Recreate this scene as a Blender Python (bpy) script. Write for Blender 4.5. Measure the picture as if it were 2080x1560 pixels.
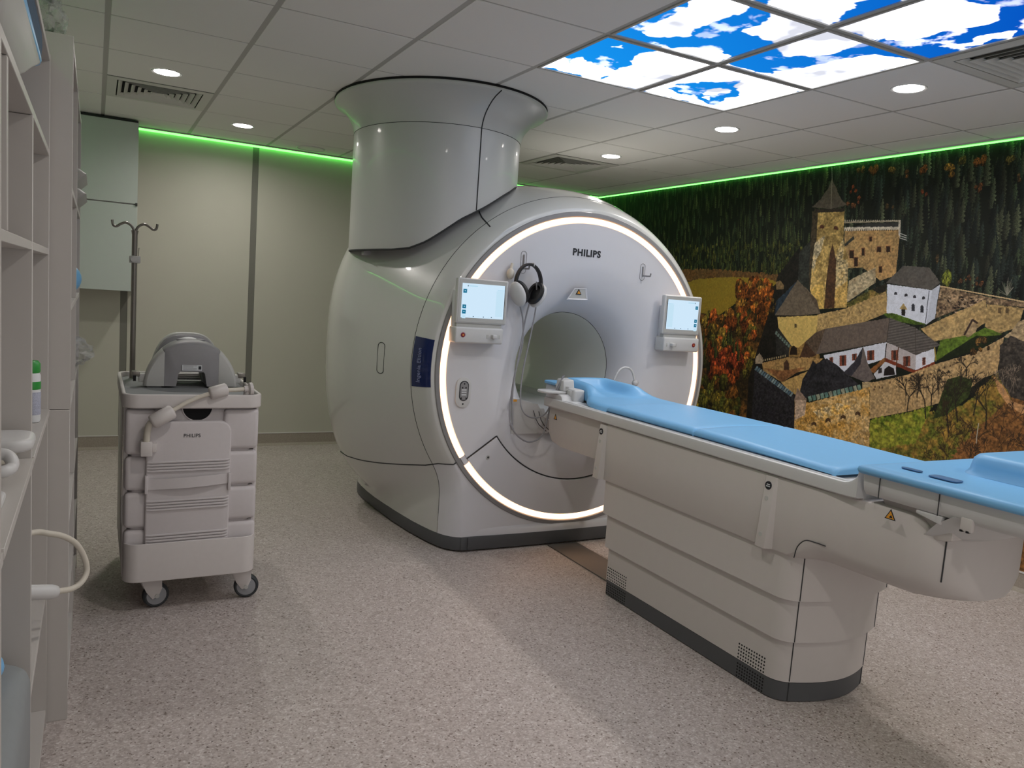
import bpy, bmesh, math, random
import numpy as np
from mathutils import Matrix, Vector
PI = math.pi
for _o in list(bpy.data.objects):
    bpy.data.objects.remove(_o)
SC = bpy.context.scene
COL = SC.collection

# ------------------------------------------------------------------ camera
FPX, YAW, PITCH, ROLL = 1584.78, 0.495635, -0.109124, -0.0718900
CAM = np.array([-2.43707, -3.39931, 1.414])
def _axes():
    cy, sy, cp, sp = math.cos(YAW), math.sin(YAW), math.cos(PITCH), math.sin(PITCH)
    f = np.array([sy*cp, cy*cp, sp]); r = np.array([cy, -sy, 0.0]); d = np.cross(f, r)
    cr, sr = math.cos(ROLL), math.sin(ROLL)
    return np.stack([cr*r + sr*d, -sr*r + cr*d, f])
RM = _axes()
cam = bpy.data.cameras.new('camera'); camo = bpy.data.objects.new('camera', cam); COL.objects.link(camo)
cam.sensor_width = 36.0; cam.sensor_fit = 'HORIZONTAL'; cam.lens = FPX/2080*36; cam.clip_start = 0.02
_m = Matrix.Identity(4)
for i in range(3):
    _m[i][0] = RM[0][i]; _m[i][1] = -RM[1][i]; _m[i][2] = -RM[2][i]; _m[i][3] = CAM[i]
camo.matrix_world = _m
SC.camera = camo
def _ray(px, py):
    return np.array([(px-1040)/FPX, (py-780)/FPX, 1.0]) @ RM
def at_x(px, py, X): d = _ray(px, py); return CAM + d*((X-CAM[0])/d[0])
def at_y(px, py, Y): d = _ray(px, py); return CAM + d*((Y-CAM[1])/d[1])
def at_z(px, py, Z): d = _ray(px, py); return CAM + d*((Z-CAM[2])/d[2])

# ------------------------------------------------------------------ light levels, world, exposure
SC.view_settings.view_transform = 'Standard'; SC.view_settings.look = 'None'
SC.view_settings.gamma = 1.0; SC.view_settings.use_curve_mapping = False
SC.view_settings.exposure = 0.0
L_DOWN, L_SKYW, L_GREEN, L_RING, L_SCREEN = 24.0, 5.5, 4.6, 3.6, 1.0
W_DOWN = 6.6                              # watts of each recessed downlight
world = bpy.data.worlds.new('world'); SC.world = world; world.use_nodes = True
bg = world.node_tree.nodes['Background']; bg.inputs[0].default_value = (1.0, 0.95, 0.93, 1); bg.inputs[1].default_value = 0.62

# ------------------------------------------------------------------ room numbers
XL, XR, YF, YB, ZC = -2.97, 2.12, -4.3, 3.44, 2.514
GX, GZ = 0.05, 1.02                       # axis of the bore

# ------------------------------------------------------------------ materials
def pm(name, col, rough=0.45, var=0.03, scale=60.0, metal=0.0, coat=0.0, bump=0.0, bscale=None, spec=0.5):
    m = bpy.data.materials.new(name); m.use_nodes = True
    nt = m.node_tree; b = nt.nodes['Principled BSDF']
    tc = nt.nodes.new('ShaderNodeTexCoord')
    n = nt.nodes.new('ShaderNodeTexNoise'); n.inputs['Scale'].default_value = scale; n.inputs['Detail'].default_value = 3
    nt.links.new(tc.outputs['Object'], n.inputs['Vector'])
    mix = nt.nodes.new('ShaderNodeMix'); mix.data_type = 'RGBA'
    mix.inputs[6].default_value = (*[max(0, c*(1-var)) for c in col], 1)
    mix.inputs[7].default_value = (*[min(1, c*(1+var)) for c in col], 1)
    nt.links.new(n.outputs['Fac'], mix.inputs[0]); nt.links.new(mix.outputs[2], b.inputs['Base Color'])
    b.inputs['Roughness'].default_value = rough; b.inputs['Metallic'].default_value = metal
    b.inputs['Coat Weight'].default_value = coat; b.inputs['Coat Roughness'].default_value = 0.03
    b.inputs['Specular IOR Level'].default_value = spec
    if bump:
        n2 = nt.nodes.new('ShaderNodeTexNoise'); n2.inputs['Scale'].default_value = bscale or scale*4
        nt.links.new(tc.outputs['Object'], n2.inputs['Vector'])
        bu = nt.nodes.new('ShaderNodeBump'); bu.inputs['Strength'].default_value = bump; bu.inputs['Distance'].default_value = 0.002
        nt.links.new(n2.outputs['Fac'], bu.inputs['Height']); nt.links.new(bu.outputs['Normal'], b.inputs['Normal'])
    return m
def emit(name, col, s):
    m = bpy.data.materials.new(name); m.use_nodes = True; nt = m.node_tree
    nt.nodes.remove(nt.nodes['Principled BSDF'])
    e = nt.nodes.new('ShaderNodeEmission'); e.inputs[0].default_value = (*col, 1); e.inputs[1].default_value = s
    nt.links.new(e.outputs[0], nt.nodes['Material Output'].inputs[0]); return m

M = {}
M['white'] = pm('white_plastic', (.62, .62, .62), .38)
M['gloss'] = pm('gloss_white_cover', (.60, .605, .585), .30, .015, 20, coat=1.0)
M['satin'] = pm('satin_white_cover', (.69, .69, .725), .42, .015, 20)
M['turret'] = pm('turret_cover_white', (.54, .545, .54), .34, .015, 20, coat=.15)
M['table'] = pm('table_cover_white', (.60, .56, .54), .5, .02, 25)
M['tablew'] = pm('table_rail_white', (.60, .60, .60), .4, .02, 25)
M['plinth'] = pm('dark_grey_plinth', (.085, .088, .094), .5, .05, 40)
M['gap'] = pm('panel_gap_dark', (.03, .032, .035), .7)
M['band'] = pm('ring_band_grey', (.26, .255, .26), .45)
M['black'] = pm('black_plastic', (.012, .012, .014), .5)
M['ink'] = pm('black_print', (.012, .014, .02), .6)
M['dkhole'] = pm('dark_hole', (.006, .006, .007), .9)
M['blue'] = pm('sky_blue_pad', (.19, .47, .79), .42, .02, 30, spec=.4)
M['bluedk'] = pm('blue_recess', (.06, .16, .34), .5)
M['navy'] = pm('navy_label', (.010, .022, .10), .22, coat=.4)
M['navytext'] = pm('label_letter_grey', (.22, .25, .42), .4)
M['grey'] = pm('mid_grey_plastic', (.27, .265, .275), .5, .03, 80)
M['ltgrey'] = pm('light_grey_plastic', (.50, .50, .48), .5, .03, 80)
M['mat'] = pm('grey_tray_mat', (.23, .24, .245), .7, .04, 120)
M['pad'] = pm('coil_white_padding', (.62, .585, .59), .6, .03, 60, bump=.1, bscale=400)
M['cart'] = pm('trolley_white_lacquer', (.63, .595, .58), .45, .03, 40)
M['tyre'] = pm('caster_tyre', (.03, .035, .04), .6)
M['hub'] = pm('caster_hub_grey', (.30, .31, .33), .5)
M['steel'] = pm('brushed_pole_grey', (.22, .205, .18), .35, .05, 90, metal=.5)
M['wallp'] = pm('cream_wall_panel', (.51, .505, .43), .55, .02, 6, bump=.06, bscale=250)
M['wallw'] = pm('plain_wall_paint', (.60,.60,.55), .7, .02, 6)
M['joint'] = pm('wall_joint_grey', (.17, .17, .145), .6)
M['tile'] = pm('ceiling_tile_white', (.86, .855, .83), .85, .03, 300, bump=.25, bscale=500)
M['tee'] = pm('ceiling_tee_grey', (.47, .465, .44), .6)
M['plenum'] = pm('plenum_dark', (.02, .02, .02), .9)
M['shelf'] = pm('white_laminate', (.53, .505, .48), .45, .02, 30)
M['edge'] = pm('laminate_edge', (.66, .64, .62), .5)
M['cab'] = pm('cabinet_door_laminate', (.48, .53, .50), .4, .02, 30)
M['red'] = pm('red_button', (.22, .012, .03), .35)
M['cable'] = pm('grey_cable', (.30, .30, .32), .5)
M['cream'] = pm('cream_cable', (.62, .58, .50), .45)
M['ceil_grille'] = pm('diffuser_grey', (.66, .66, .62), .5)
M['green'] = pm('green_cap', (.03, .30, .05), .35)
M['label'] = pm('paper_label', (.70, .72, .74), .5)
M['orange'] = pm('warning_orange', (.75, .33, .03), .5)
M['greycush'] = pm('grey_vinyl', (.26, .28, .29), .6, .04, 40)
M['plate'] = pm('floor_channel_cover', (.12, .118, .115), .4, .05, 50, metal=.2)
M['skirt'] = pm('coved_speckled_vinyl', (.34, .30, .25), .6, .30, 160)
M['downlight'] = emit('downlight_glow', (1.0, .94, .89), L_DOWN)
M['greenled'] = emit('green_led_glow', (.13, 1.0, .11), L_GREEN)
M['ring'] = emit('warm_ring_glow', (1.0, .56, .32), L_RING)
M['screen'] = emit('screen_glow', (.62, .80, .95), L_SCREEN)
M['screen2'] = emit('screen_pale_panel', (.55, .76, .90), L_SCREEN)
M['icon'] = emit('screen_teal_icon', (.012, .16, .28), L_SCREEN)
M['iconw'] = emit('screen_icon_mark', (.45, .70, .85), L_SCREEN)
M['sdot'] = emit('screen_dark_mark', (.05, .10, .14), L_SCREEN)

def clear_plastic():
    m = bpy.data.materials.new('clear_bag_film'); m.use_nodes = True; nt = m.node_tree; b = nt.nodes['Principled BSDF']
    b.inputs['Base Color'].default_value = (.8, .82, .82, 1); b.inputs['Roughness'].default_value = .15
    b.inputs['Alpha'].default_value = .30
    n = nt.nodes.new('ShaderNodeTexNoise'); n.inputs['Scale'].default_value = 40
    bu = nt.nodes.new('ShaderNodeBump'); bu.inputs['Strength'].default_value = .8; bu.inputs['Distance'].default_value = .01
    nt.links.new(n.outputs['Fac'], bu.inputs['Height']); nt.links.new(bu.outputs['Normal'], b.inputs['Normal'])
    return m
M['film'] = clear_plastic()

def floor_mat():
    m = bpy.data.materials.new('speckled_vinyl_floor'); m.use_nodes = True; nt = m.node_tree; b = nt.nodes['Principled BSDF']
    tc = nt.nodes.new('ShaderNodeTexCoord')
    v = nt.nodes.new('ShaderNodeTexVoronoi'); v.inputs['Scale'].default_value = 170; v.inputs['Randomness'].default_value = 1
    nt.links.new(tc.outputs['Object'], v.inputs['Vector'])
    r = nt.nodes.new('ShaderNodeValToRGB'); r.color_ramp.interpolation = 'CONSTANT'
    cols = [(0, (.24, .195, .17)), (.035, (.44, .38, .355)), (.30, (.51, .45, .425)), (.62, (.57, .51, .485)), (.90, (.66, .615, .59))]
    el = r.color_ramp.elements; el[0].position = 0; el[0].color = (*cols[0][1], 1); el[1].position = cols[1][0]; el[1].color = (*cols[1][1], 1)
    for p, c in cols[2:]:
        e = el.new(p); e.color = (*c, 1)
    sep = nt.nodes.new('ShaderNodeSeparateColor'); nt.links.new(v.outputs['Color'], sep.inputs[0]); nt.links.new(sep.outputs[0], r.inputs[0])
    n = nt.nodes.new('ShaderNodeTexNoise'); n.inputs['Scale'].default_value = 55; n.inputs['Detail'].default_value = 4
    nt.links.new(tc.outputs['Object'], n.inputs['Vector'])
    mx = nt.nodes.new('ShaderNodeMix'); mx.data_type = 'RGBA'; mx.blend_type = 'MULTIPLY'; mx.inputs[0].default_value = .45
    r2 = nt.nodes.new('ShaderNodeValToRGB'); r2.color_ramp.elements[0].position = .35; r2.color_ramp.elements[0].color = (.62, .60, .58, 1)
    r2.color_ramp.elements[1].position = .65; r2.color_ramp.elements[1].color = (1, 1, 1, 1)
    nt.links.new(n.outputs['Fac'], r2.inputs[0]); nt.links.new(r.outputs[0], mx.inputs[6]); nt.links.new(r2.outputs[0], mx.inputs[7])
    # sparse dark chips
    v2 = nt.nodes.new('ShaderNodeTexVoronoi'); v2.inputs['Scale'].default_value = 38
    nt.links.new(tc.outputs['Object'], v2.inputs['Vector'])
    lt = nt.nodes.new('ShaderNodeMath'); lt.operation = 'LESS_THAN'; lt.inputs[1].default_value = .10
    nt.links.new(v2.outputs['Distance'], lt.inputs[0])
    mx2 = nt.nodes.new('ShaderNodeMix'); mx2.data_type = 'RGBA'; mx2.inputs[7].default_value = (.07, .055, .05, 1)
    s2 = nt.nodes.new('ShaderNodeSeparateColor'); nt.links.new(v2.outputs['Color'], s2.inputs[0])
    g2 = nt.nodes.new('ShaderNodeMath'); g2.operation = 'GREATER_THAN'; g2.inputs[1].default_value = .6; nt.links.new(s2.outputs[1], g2.inputs[0])
    mu = nt.nodes.new('ShaderNodeMath'); mu.operation = 'MULTIPLY'; nt.links.new(lt.outputs[0], mu.inputs[0]); nt.links.new(g2.outputs[0], mu.inputs[1])
    nt.links.new(mu.outputs[0], mx2.inputs[0]); nt.links.new(mx.outputs[2], mx2.inputs[6]); nt.links.new(mx2.outputs[2], b.inputs['Base Color'])
    b.inputs['Roughness'].default_value = .42; b.inputs['Specular IOR Level'].default_value = .35
    return m
M['floor'] = floor_mat()

# ------------------------------------------------------------------ helpers
def wloc(o):
    v = Vector((0, 0, 0))
    while o is not None:
        v = v + o.location; o = o.parent
    return v
def tag(o, label=None, cat=None, group=None, kind=None):
    if label: o['label'] = label
    if cat: o['category'] = cat
    if group: o['group'] = group
    if kind: o['kind'] = kind
    return o
def empty(name, loc, label, cat, group=None):
    o = bpy.data.objects.new(name, None); COL.objects.link(o); o.location = loc; o.empty_display_size = .1
    return tag(o, label, cat, group)
class MB:
    def __init__(s): s.v = []; s.f = []
    def add(s, vs, fs):
        k = len(s.v); s.v += [tuple(map(float, p)) for p in vs]; s.f += [tuple(i+k for i in f) for f in fs]; return s
    def box(s, x0, x1, y0, y1, z0, z1):
        return s.add([(x, y, z) for z in (z0, z1) for y in (y0, y1) for x in (x0, x1)],
                     [(0, 2, 3, 1), (4, 5, 7, 6), (0, 1, 5, 4), (2, 6, 7, 3), (0, 4, 6, 2), (1, 3, 7, 5)])
    def prism(s, poly, axis, lo, hi):
        n = len(poly)
        def P(a, b, h): return {'x': (h, a, b), 'y': (a, h, b), 'z': (a, b, h)}[axis]
        vs = [P(a, b, lo) for a, b in poly] + [P(a, b, hi) for a, b in poly]
        fs = [tuple(range(n))[::-1], tuple(range(n, 2*n))] + [(i, (i+1) % n, n+(i+1) % n, n+i) for i in range(n)]
        return s.add(vs, fs)
    def loft(s, rings, closed=True, cap0=False, cap1=False):
        n = len(rings[0]); k = len(s.v); vs = [p for r in rings for p in r]; fs = []
        for j in range(len(rings)-1):
            for i in range(n if closed else n-1):
                a, b = j*n+i, j*n+(i+1) % n
                fs.append((a, b, b+n, a+n))
        if cap0: fs.append(tuple(range(n))[::-1])
        if cap1: fs.append(tuple(range((len(rings)-1)*n, len(rings)*n)))
        return s.add(vs, fs)
    def tube(s, path, r, n=10, caps=True, closed=False):
        P = [Vector(p) for p in path]; m = len(P); rs = r if isinstance(r, (list, tuple)) else [r]*m
        rings = []; up = None
        for i in range(m):
            if closed: t = P[(i+1) % m]-P[i-1]
            else: t = P[min(i+1, m-1)]-P[max(i-1, 0)]
            t.normalize()
            if up is None:
                up = Vector((0, 0, 1)) if abs(t.z) < .9 else Vector((1, 0, 0))
            up = (up - t*up.dot(t)).normalized(); sd = t.cross(up)
            rings.append([P[i] + (up*math.cos(a)+sd*math.sin(a))*rs[i] for a in [2*PI*k/n for k in range(n)]])
        if closed: rings.append(rings[0])
        return s.loft(rings, True, caps and not closed, caps and not closed)
    def lathe(s, prof, c, axis='z', n=32, a0=0, a1=2*PI):
        full = abs(a1-a0-2*PI) < 1e-6; rings = []
        for r, h in prof:
            ring = []
            for k in range(n if full else n+1):
                a = a0+(a1-a0)*k/n; u, w = r*math.cos(a), r*math.sin(a)
                ring.append({'z': (c[0]+u, c[1]+w, c[2]+h), 'y': (c[0]+u, c[1]+h, c[2]+w), 'x': (c[0]+h, c[1]+u, c[2]+w)}[axis])
            rings.append(ring)
        return s.loft(rings, full)
    def ball(s, c, rx, ry, rz, n=16, m=10, rot=None):
        rings = []
        for j in range(m+1):
            t = PI*j/m; rings.append([(rx*math.sin(t)*math.cos(2*PI*k/n), ry*math.sin(t)*math.sin(2*PI*k/n), -rz*math.cos(t)) for k in range(n)])
        if rot is not None: rings = [[tuple(rot @ Vector(p)) for p in r] for r in rings]
        return s.loft([[(p[0]+c[0], p[1]+c[1], p[2]+c[2]) for p in r] for r in rings])
    def build(s, name, mat, parent=None, bevel=0.0, seg=2, smooth=True, ang=38):
        if parent is not None: base = wloc(parent)
        else:
            a = np.array(s.v); base = Vector((float((a[:, 0].min()+a[:, 0].max())/2), float((a[:, 1].min()+a[:, 1].max())/2), float(a[:, 2].min())))
        me = bpy.data.meshes.new(name); me.from_pydata([(p[0]-base.x, p[1]-base.y, p[2]-base.z) for p in s.v], [], s.f)
        bm = bmesh.new(); bm.from_mesh(me)
        bmesh.ops.remove_doubles(bm, verts=bm.verts, dist=1e-5)
        bmesh.ops.recalc_face_normals(bm, faces=bm.faces)
        if bevel:
            ed = [e for e in bm.edges if len(e.link_faces) == 2 and e.calc_face_angle(0) > .6]
            if ed: bmesh.ops.bevel(bm, geom=ed, offset=bevel, segments=seg, profile=.5, affect='EDGES', clamp_overlap=True)
        bm.to_mesh(me); bm.free(); me.validate()
        if smooth:
            me.shade_smooth(); me.set_sharp_from_angle(angle=math.radians(ang))
        me.materials.append(mat)
        o = bpy.data.objects.new(name, me); COL.objects.link(o)
        if parent is not None: o.parent = parent
        else: o.location = base
        return o
def box(name, mat, parent, x0, x1, y0, y1, z0, z1, bevel=0.0, seg=2):
    return MB().box(x0, x1, y0, y1, z0, z1).build(name, mat, parent, bevel, seg)
def dup(o, loc=None, parent=None):
    c = o.copy(); COL.objects.link(c)
    if parent is not None: c.parent = parent
    if loc is not None: c.location = loc
    for ch in [x for x in bpy.data.objects if x.parent == o]: dup(ch, None, c)
    return c
def rrect(x0, x1, y0, y1, r, n=6):
    pts = []
    for cx, cy, a in ((x1-r, y1-r, 0), (x0+r, y1-r, PI/2), (x0+r, y0+r, PI), (x1-r, y0+r, 1.5*PI)):
        pts += [(cx+r*math.cos(a+PI/2*k/n), cy+r*math.sin(a+PI/2*k/n)) for k in range(n+1)]
    return pts
def spline(pts, n=8):
    P = [np.array(p, float) for p in pts]; P = [2*P[0]-P[1]]+P+[2*P[-1]-P[-2]]; out = []
    for i in range(1, len(P)-2):
        for k in range(n):
            t = k/n; a, b, c, d = P[i-1:i+3]
            out.append(tuple(.5*((2*b)+(c-a)*t+(2*a-5*b+4*c-d)*t*t+(3*b-a-3*c+d)*t**3)))
    return out+[tuple(P[-2])]
def text(name, s, size, mat, parent, origin, xdir, ydir, thick=.0012, align='CENTER', bold=0.0, space=1.0):
    cu = bpy.data.curves.new(name, 'FONT'); cu.body = s; cu.size = size; cu.align_x = align; cu.align_y = 'CENTER'; cu.extrude = thick; cu.offset = bold; cu.space_character = space; cu.resolution_u = 3
    to = bpy.data.objects.new(name, cu); COL.objects.link(to)
    me = bpy.data.meshes.new_from_object(to.evaluated_get(bpy.context.evaluated_depsgraph_get()))
    bpy.data.objects.remove(to); bpy.data.curves.remove(cu)
    x = Vector(xdir).normalized(); y = Vector(ydir).normalized(); z = x.cross(y)
    base = wloc(parent) if parent else Vector((0, 0, 0))
    for v in me.vertices:
        p = v.co; v.co = Vector(origin) + x*p.x + y*p.y + z*p.z - base
    me.materials.clear(); me.materials.append(mat); me.name = name
    o = bpy.data.objects.new(name, me); COL.objects.link(o); o.parent = parent
    return o
# ------------------------------------------------------------------ ROOM SHELL
def struct(o): o['kind'] = 'structure'; return o
struct(box('floor', M['floor'], None, XL-.1, XR+.1, YF-.1, YB+.1, -.10, 0))
# back wall: grey backing with cream panels standing 4 mm proud, the grey joints show between
wb = struct(box('wall_back', M['joint'], None, XL-.1, XR+.1, YB+.004, YB+.12, 0, 2.70))
jx = [-3.19, -2.235, -1.280, -.325, .63, 1.585, 2.54]
for a, b in zip(jx[:-1], jx[1:]):
    x0, x1 = max(a+.025, XL), min(b-.025, XR)
    box('wall_panel', M['wallp'], wb, x0, x1, YB, YB+.006, .11, 2.50, .001, 1)
struct(box('wall_right', M['wallw'], None, XR+.003, XR+.12, YF-.1, YB+.1, 0, 2.70))
struct(box('wall_left', M['wallw'], None, XL-.12, XL, YF-.1, YB+.1, 0, 2.70))
# (unseen end wall behind the camera left off so even world light fills in)
def cove(name, poly, axis, lo, hi): return struct(MB().prism(poly, axis, lo, hi).build(name, M['skirt'], None))
bb = cove('baseboard_back', [(YB, .10), (YB-.005, .104), (YB-.006, .02), (YB-.02, .004), (YB-.03, 0), (YB, 0)], 'x', XL, XR)
br = cove('baseboard_right', [(XR, .10), (XR-.005, .104), (XR-.006, .02), (XR-.02, .004), (XR-.03, 0), (XR, 0)], 'y', YF, YB)
struct(box('trim_1', M['edge'], None, XL, XR, YB-.008, YB, .104, .111))
struct(box('trim_2', M['edge'], None, XR-.009, XR, YF, YB, .104, .113))
# suspended ceiling: dark plenum slab, tee bars, one mesh per tile
ce = struct(box('ceiling', M['plenum'], None, XL-.1, XR+.1, YF-.1, YB+.1, ZC+.03, ZC+.10))
gx = [XL] + [round(.6*i, 3) for i in range(-4, 4)] + [XR]
gy = [YF+.1] + [round(.6*i, 3) for i in range(-7, 6)] + [YB-.045]
for x in gx[1:-1]: box('tee_bar', M['tee'], ce, x-.012, x+.012, gy[0], gy[-1], ZC+.002, ZC+.03)
for y in gy[1:-1]: box('tee_bar', M['tee'], ce, gx[0], gx[-1], y-.008, y+.008, ZC+.0025, ZC+.03)
box('edge_trim', M['tee'], ce, gx[0], gx[-1], YB-.053, YB-.030, ZC-.0005, ZC+.03)
SKY = {(i, j) for i in (-1, 0) for j in (-1, -2, -3)}           # tile index (x, y) of the luminous panels
VENT = {(-4, 3), (1, 3), (1, -3)}
rng = random.Random(4)
TE = .0065
for a, b in zip(gx[:-1], gx[1:]):
    for c, d in zip(gy[:-1], gy[1:]):
        key = (math.floor((a+b)/2/.6), math.floor((c+d)/2/.6))
        if key in SKY or key in VENT: continue
        dz = rng.uniform(-.0004, .0004)
        box('ceiling_tile', M['tile'], ce, a+.012, b-.012, c+.0075, d-.0075, ZC+dz, ZC+.018+dz, .0015, 1)
# ------------------------------------------------------------------ luminous sky panels
# ------------------------------------------------------------------ painted prints (sky picture, mural): pixels computed here
NP = np.random.RandomState(7)
def vnoise(h, w, cell, oct=4, seed=0):
    r = np.random.RandomState(seed); out = np.zeros((h, w)); amp = 1; tot = 0
    for o in range(oct):
        c = max(1.5, cell/2**o); gh, gw = int(h/c)+3, int(w/c)+3; g = r.rand(gh, gw)
        yy = np.arange(h)/c; xx = np.arange(w)/c; y0 = yy.astype(int); x0 = xx.astype(int)
        fy = (yy-y0)[:, None]; fx = (xx-x0)[None, :]; fy = fy*fy*(3-2*fy); fx = fx*fx*(3-2*fx)
        a = g[y0][:, x0]; b = g[y0][:, x0+1]; c_ = g[y0+1][:, x0]; d = g[y0+1][:, x0+1]
        out += amp*((a*(1-fx)+b*fx)*(1-fy)+(c_*(1-fx)+d*fx)*fy); tot += amp; amp *= .55
    return out/tot
def inpoly(X, Y, pts):
    m = np.zeros(X.shape, bool); n = len(pts)
    for i in range(n):
        x0, y0 = pts[i]; x1, y1 = pts[(i+1) % n]
        if y0 == y1: continue
        c = ((Y >= y0) != (Y >= y1)) & (X < (x1-x0)*(Y-y0)/(y1-y0)+x0); m ^= c
    return m
def make_image(name, arr, linear):
    h, w = arr.shape[:2]; im = bpy.data.images.new(name, w, h, float_buffer=linear)
    im.colorspace_settings.name = 'Non-Color' if linear else 'sRGB'
    px = np.ones((h, w, 4), np.float32); px[..., :3] = arr[::-1]
    im.pixels.foreach_set(px.ravel()); im.update(); im.pack(); return im
def sky_picture():
    R = 380; W, H = int(1.2*R), int(1.8*R)
    X, Y = np.meshgrid(np.arange(W), np.arange(H))            # row 0 = y 0 (far edge), column 0 = x -0.6
    n1 = vnoise(H, W, 60, 5, 1)-.5; n2 = vnoise(H, W, 60, 5, 2)-.5
    Xw = X+n1*62; Yw = Y+n2*62
    def cp(s):
        out = []
        for t in s.split():
            a, b = map(float, t.split(',')); p = at_z(1080+a/2.08, b/2.08, ZC); out.append(((p[0]+.6)*R, -p[1]*R))
        return out
    wht = np.zeros((H, W), bool)
    white = ['35,285 150,225 330,300 560,205 790,262 1190,370 812,475 450,385', '440,380 790,268 1180,375 812,470', '445,125 560,75 680,10 740,-40 990,-60 900,40 780,95 680,145 560,165 490,150',
             '880,135 960,100 1000,60 1010,10 1130,-30 1500,-40 1350,45 1255,100 1400,170 1300,215 1180,250 1050,235 1000,190', '545,195 640,195 700,205 800,215 840,235 790,262 680,245', '1000,300 1130,295 1300,262 1450,245 1640,262 1185,372 1000,330',
             '1285,115 1400,65 1560,10 1700,-40 1850,15 1980,25 1940,75 1850,110 1740,150 1600,175 1480,180', '1730,195 1900,165 2080,140 2080,158 1900,182 1750,202', '225,210 260,200 290,208 262,222', '320,200 370,172 378,185 345,212',
             '1000,-120 1500,-160 1450,-20 1350,45 1100,50', '1050,262 1130,258 1140,272 1080,275']
    for s in white: wht |= inpoly(Xw, Yw, cp(s))
    blue = ['150,240 235,190 325,152 400,182 330,205 235,248 165,265', '560,372 640,362 870,342 860,385 800,450 740,440 690,418', '870,262 1000,222 1060,248 1200,250 1320,205 1390,180 1560,232 1380,247 1250,262 1130,288 940,305', '260,326 300,322 300,334 265,336']
    for s in blue: wht &= ~inpoly(Xw, Yw, cp(s))
    for s in ('735,385 800,375 790,398 740,400', '830,380 900,352 930,372 900,402 850,405', '720,410 760,405 755,425'): wht |= inpoly(Xw, Yw, cp(s))
    m = wht.astype(float)
    for _ in range(2): m = (m+np.roll(m, 1, 0)+np.roll(m, -1, 0)+np.roll(m, 1, 1)+np.roll(m, -1, 1))/5
    wisp = np.clip((vnoise(H, W, 40, 5, 9)-.60)*5, 0, .5); m = np.clip(m+wisp*(1-m)*.6, 0, 1)[..., None]
    t = np.clip((Y/H*.9+X/W*.35)-.15, 0, 1)[..., None]
    bl = np.array([.008, .30, .88])*(1-t)+np.array([.002, .095, .56])*t
    sh = np.clip(vnoise(H, W, 110, 4, 5)*1.9-.45, 0, 1)[..., None]
    wc_ = (np.array([.84, .86, .97])*(1-sh)+np.array([1.0, 1.0, 1.0])*sh)*(.9+L_SKYW*sh)
    return make_image('sky_print', (bl*(1-m)+wc_*m).astype(np.float32), True)
def sky_material():
    m = bpy.data.materials.new('backlit_sky_print'); m.use_nodes = True; nt = m.node_tree; nt.nodes.remove(nt.nodes['Principled BSDF'])
    uv = nt.nodes.new('ShaderNodeUVMap'); uv.uv_map = 'UVMap'
    im = nt.nodes.new('ShaderNodeTexImage'); im.image = sky_picture(); im.extension = 'EXTEND'
    e = nt.nodes.new('ShaderNodeEmission'); nt.links.new(uv.outputs[0], im.inputs[0]); nt.links.new(im.outputs[0], e.inputs[0])
    nt.links.new(e.outputs[0], nt.nodes['Material Output'].inputs[0]); return m
M['sky'] = sky_material()
NAMES = {(-1, -1): 'luminous ceiling panel nearest the turret, mostly white cloud', (0, -1): 'luminous ceiling panel with small blue patch, right of the one nearest the turret',
         (-1, -2): 'luminous ceiling panel of deep blue with a long white cloud, by upper frame edge', (0, -2): 'luminous ceiling panel in the middle, blue band between two clouds',
         (-1, -3): 'luminous ceiling panel of cloud cut by the top frame edge', (0, -3): 'rightmost luminous ceiling panel, deep blue under a big cloud'}
for (i, j) in sorted(SKY):
    x0, y0 = .6*i, .6*j
    t = empty('sky_light_panel', (x0+.3, y0+.3, ZC-.004), NAMES[(i, j)], 'light', 'sky picture ceiling panels')
    m = MB()
    for q in ((x0+.010, x0+.022, y0+.010, y0+.59), (x0+.578, x0+.59, y0+.010, y0+.59), (x0+.022, x0+.578, y0+.010, y0+.022), (x0+.022, x0+.578, y0+.578, y0+.59)):
        m.box(q[0], q[1], q[2], q[3], ZC-.003, ZC+.014)
    m.build('panel_frame', M['tee'], t)
    me = MB().box(x0+.020, x0+.580, y0+.020, y0+.580, ZC+.002, ZC+.010).build('diffuser', M['sky'], t)
    uv = me.data.uv_layers.new(name='UVMap')
    for lp in me.data.loops:
        c = me.data.vertices[lp.vertex_index].co
        uv.data[lp.index].uv = ((c.x+x0+.3+.6)/1.2, (c.y+y0+.3+1.8)/1.8)
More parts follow.
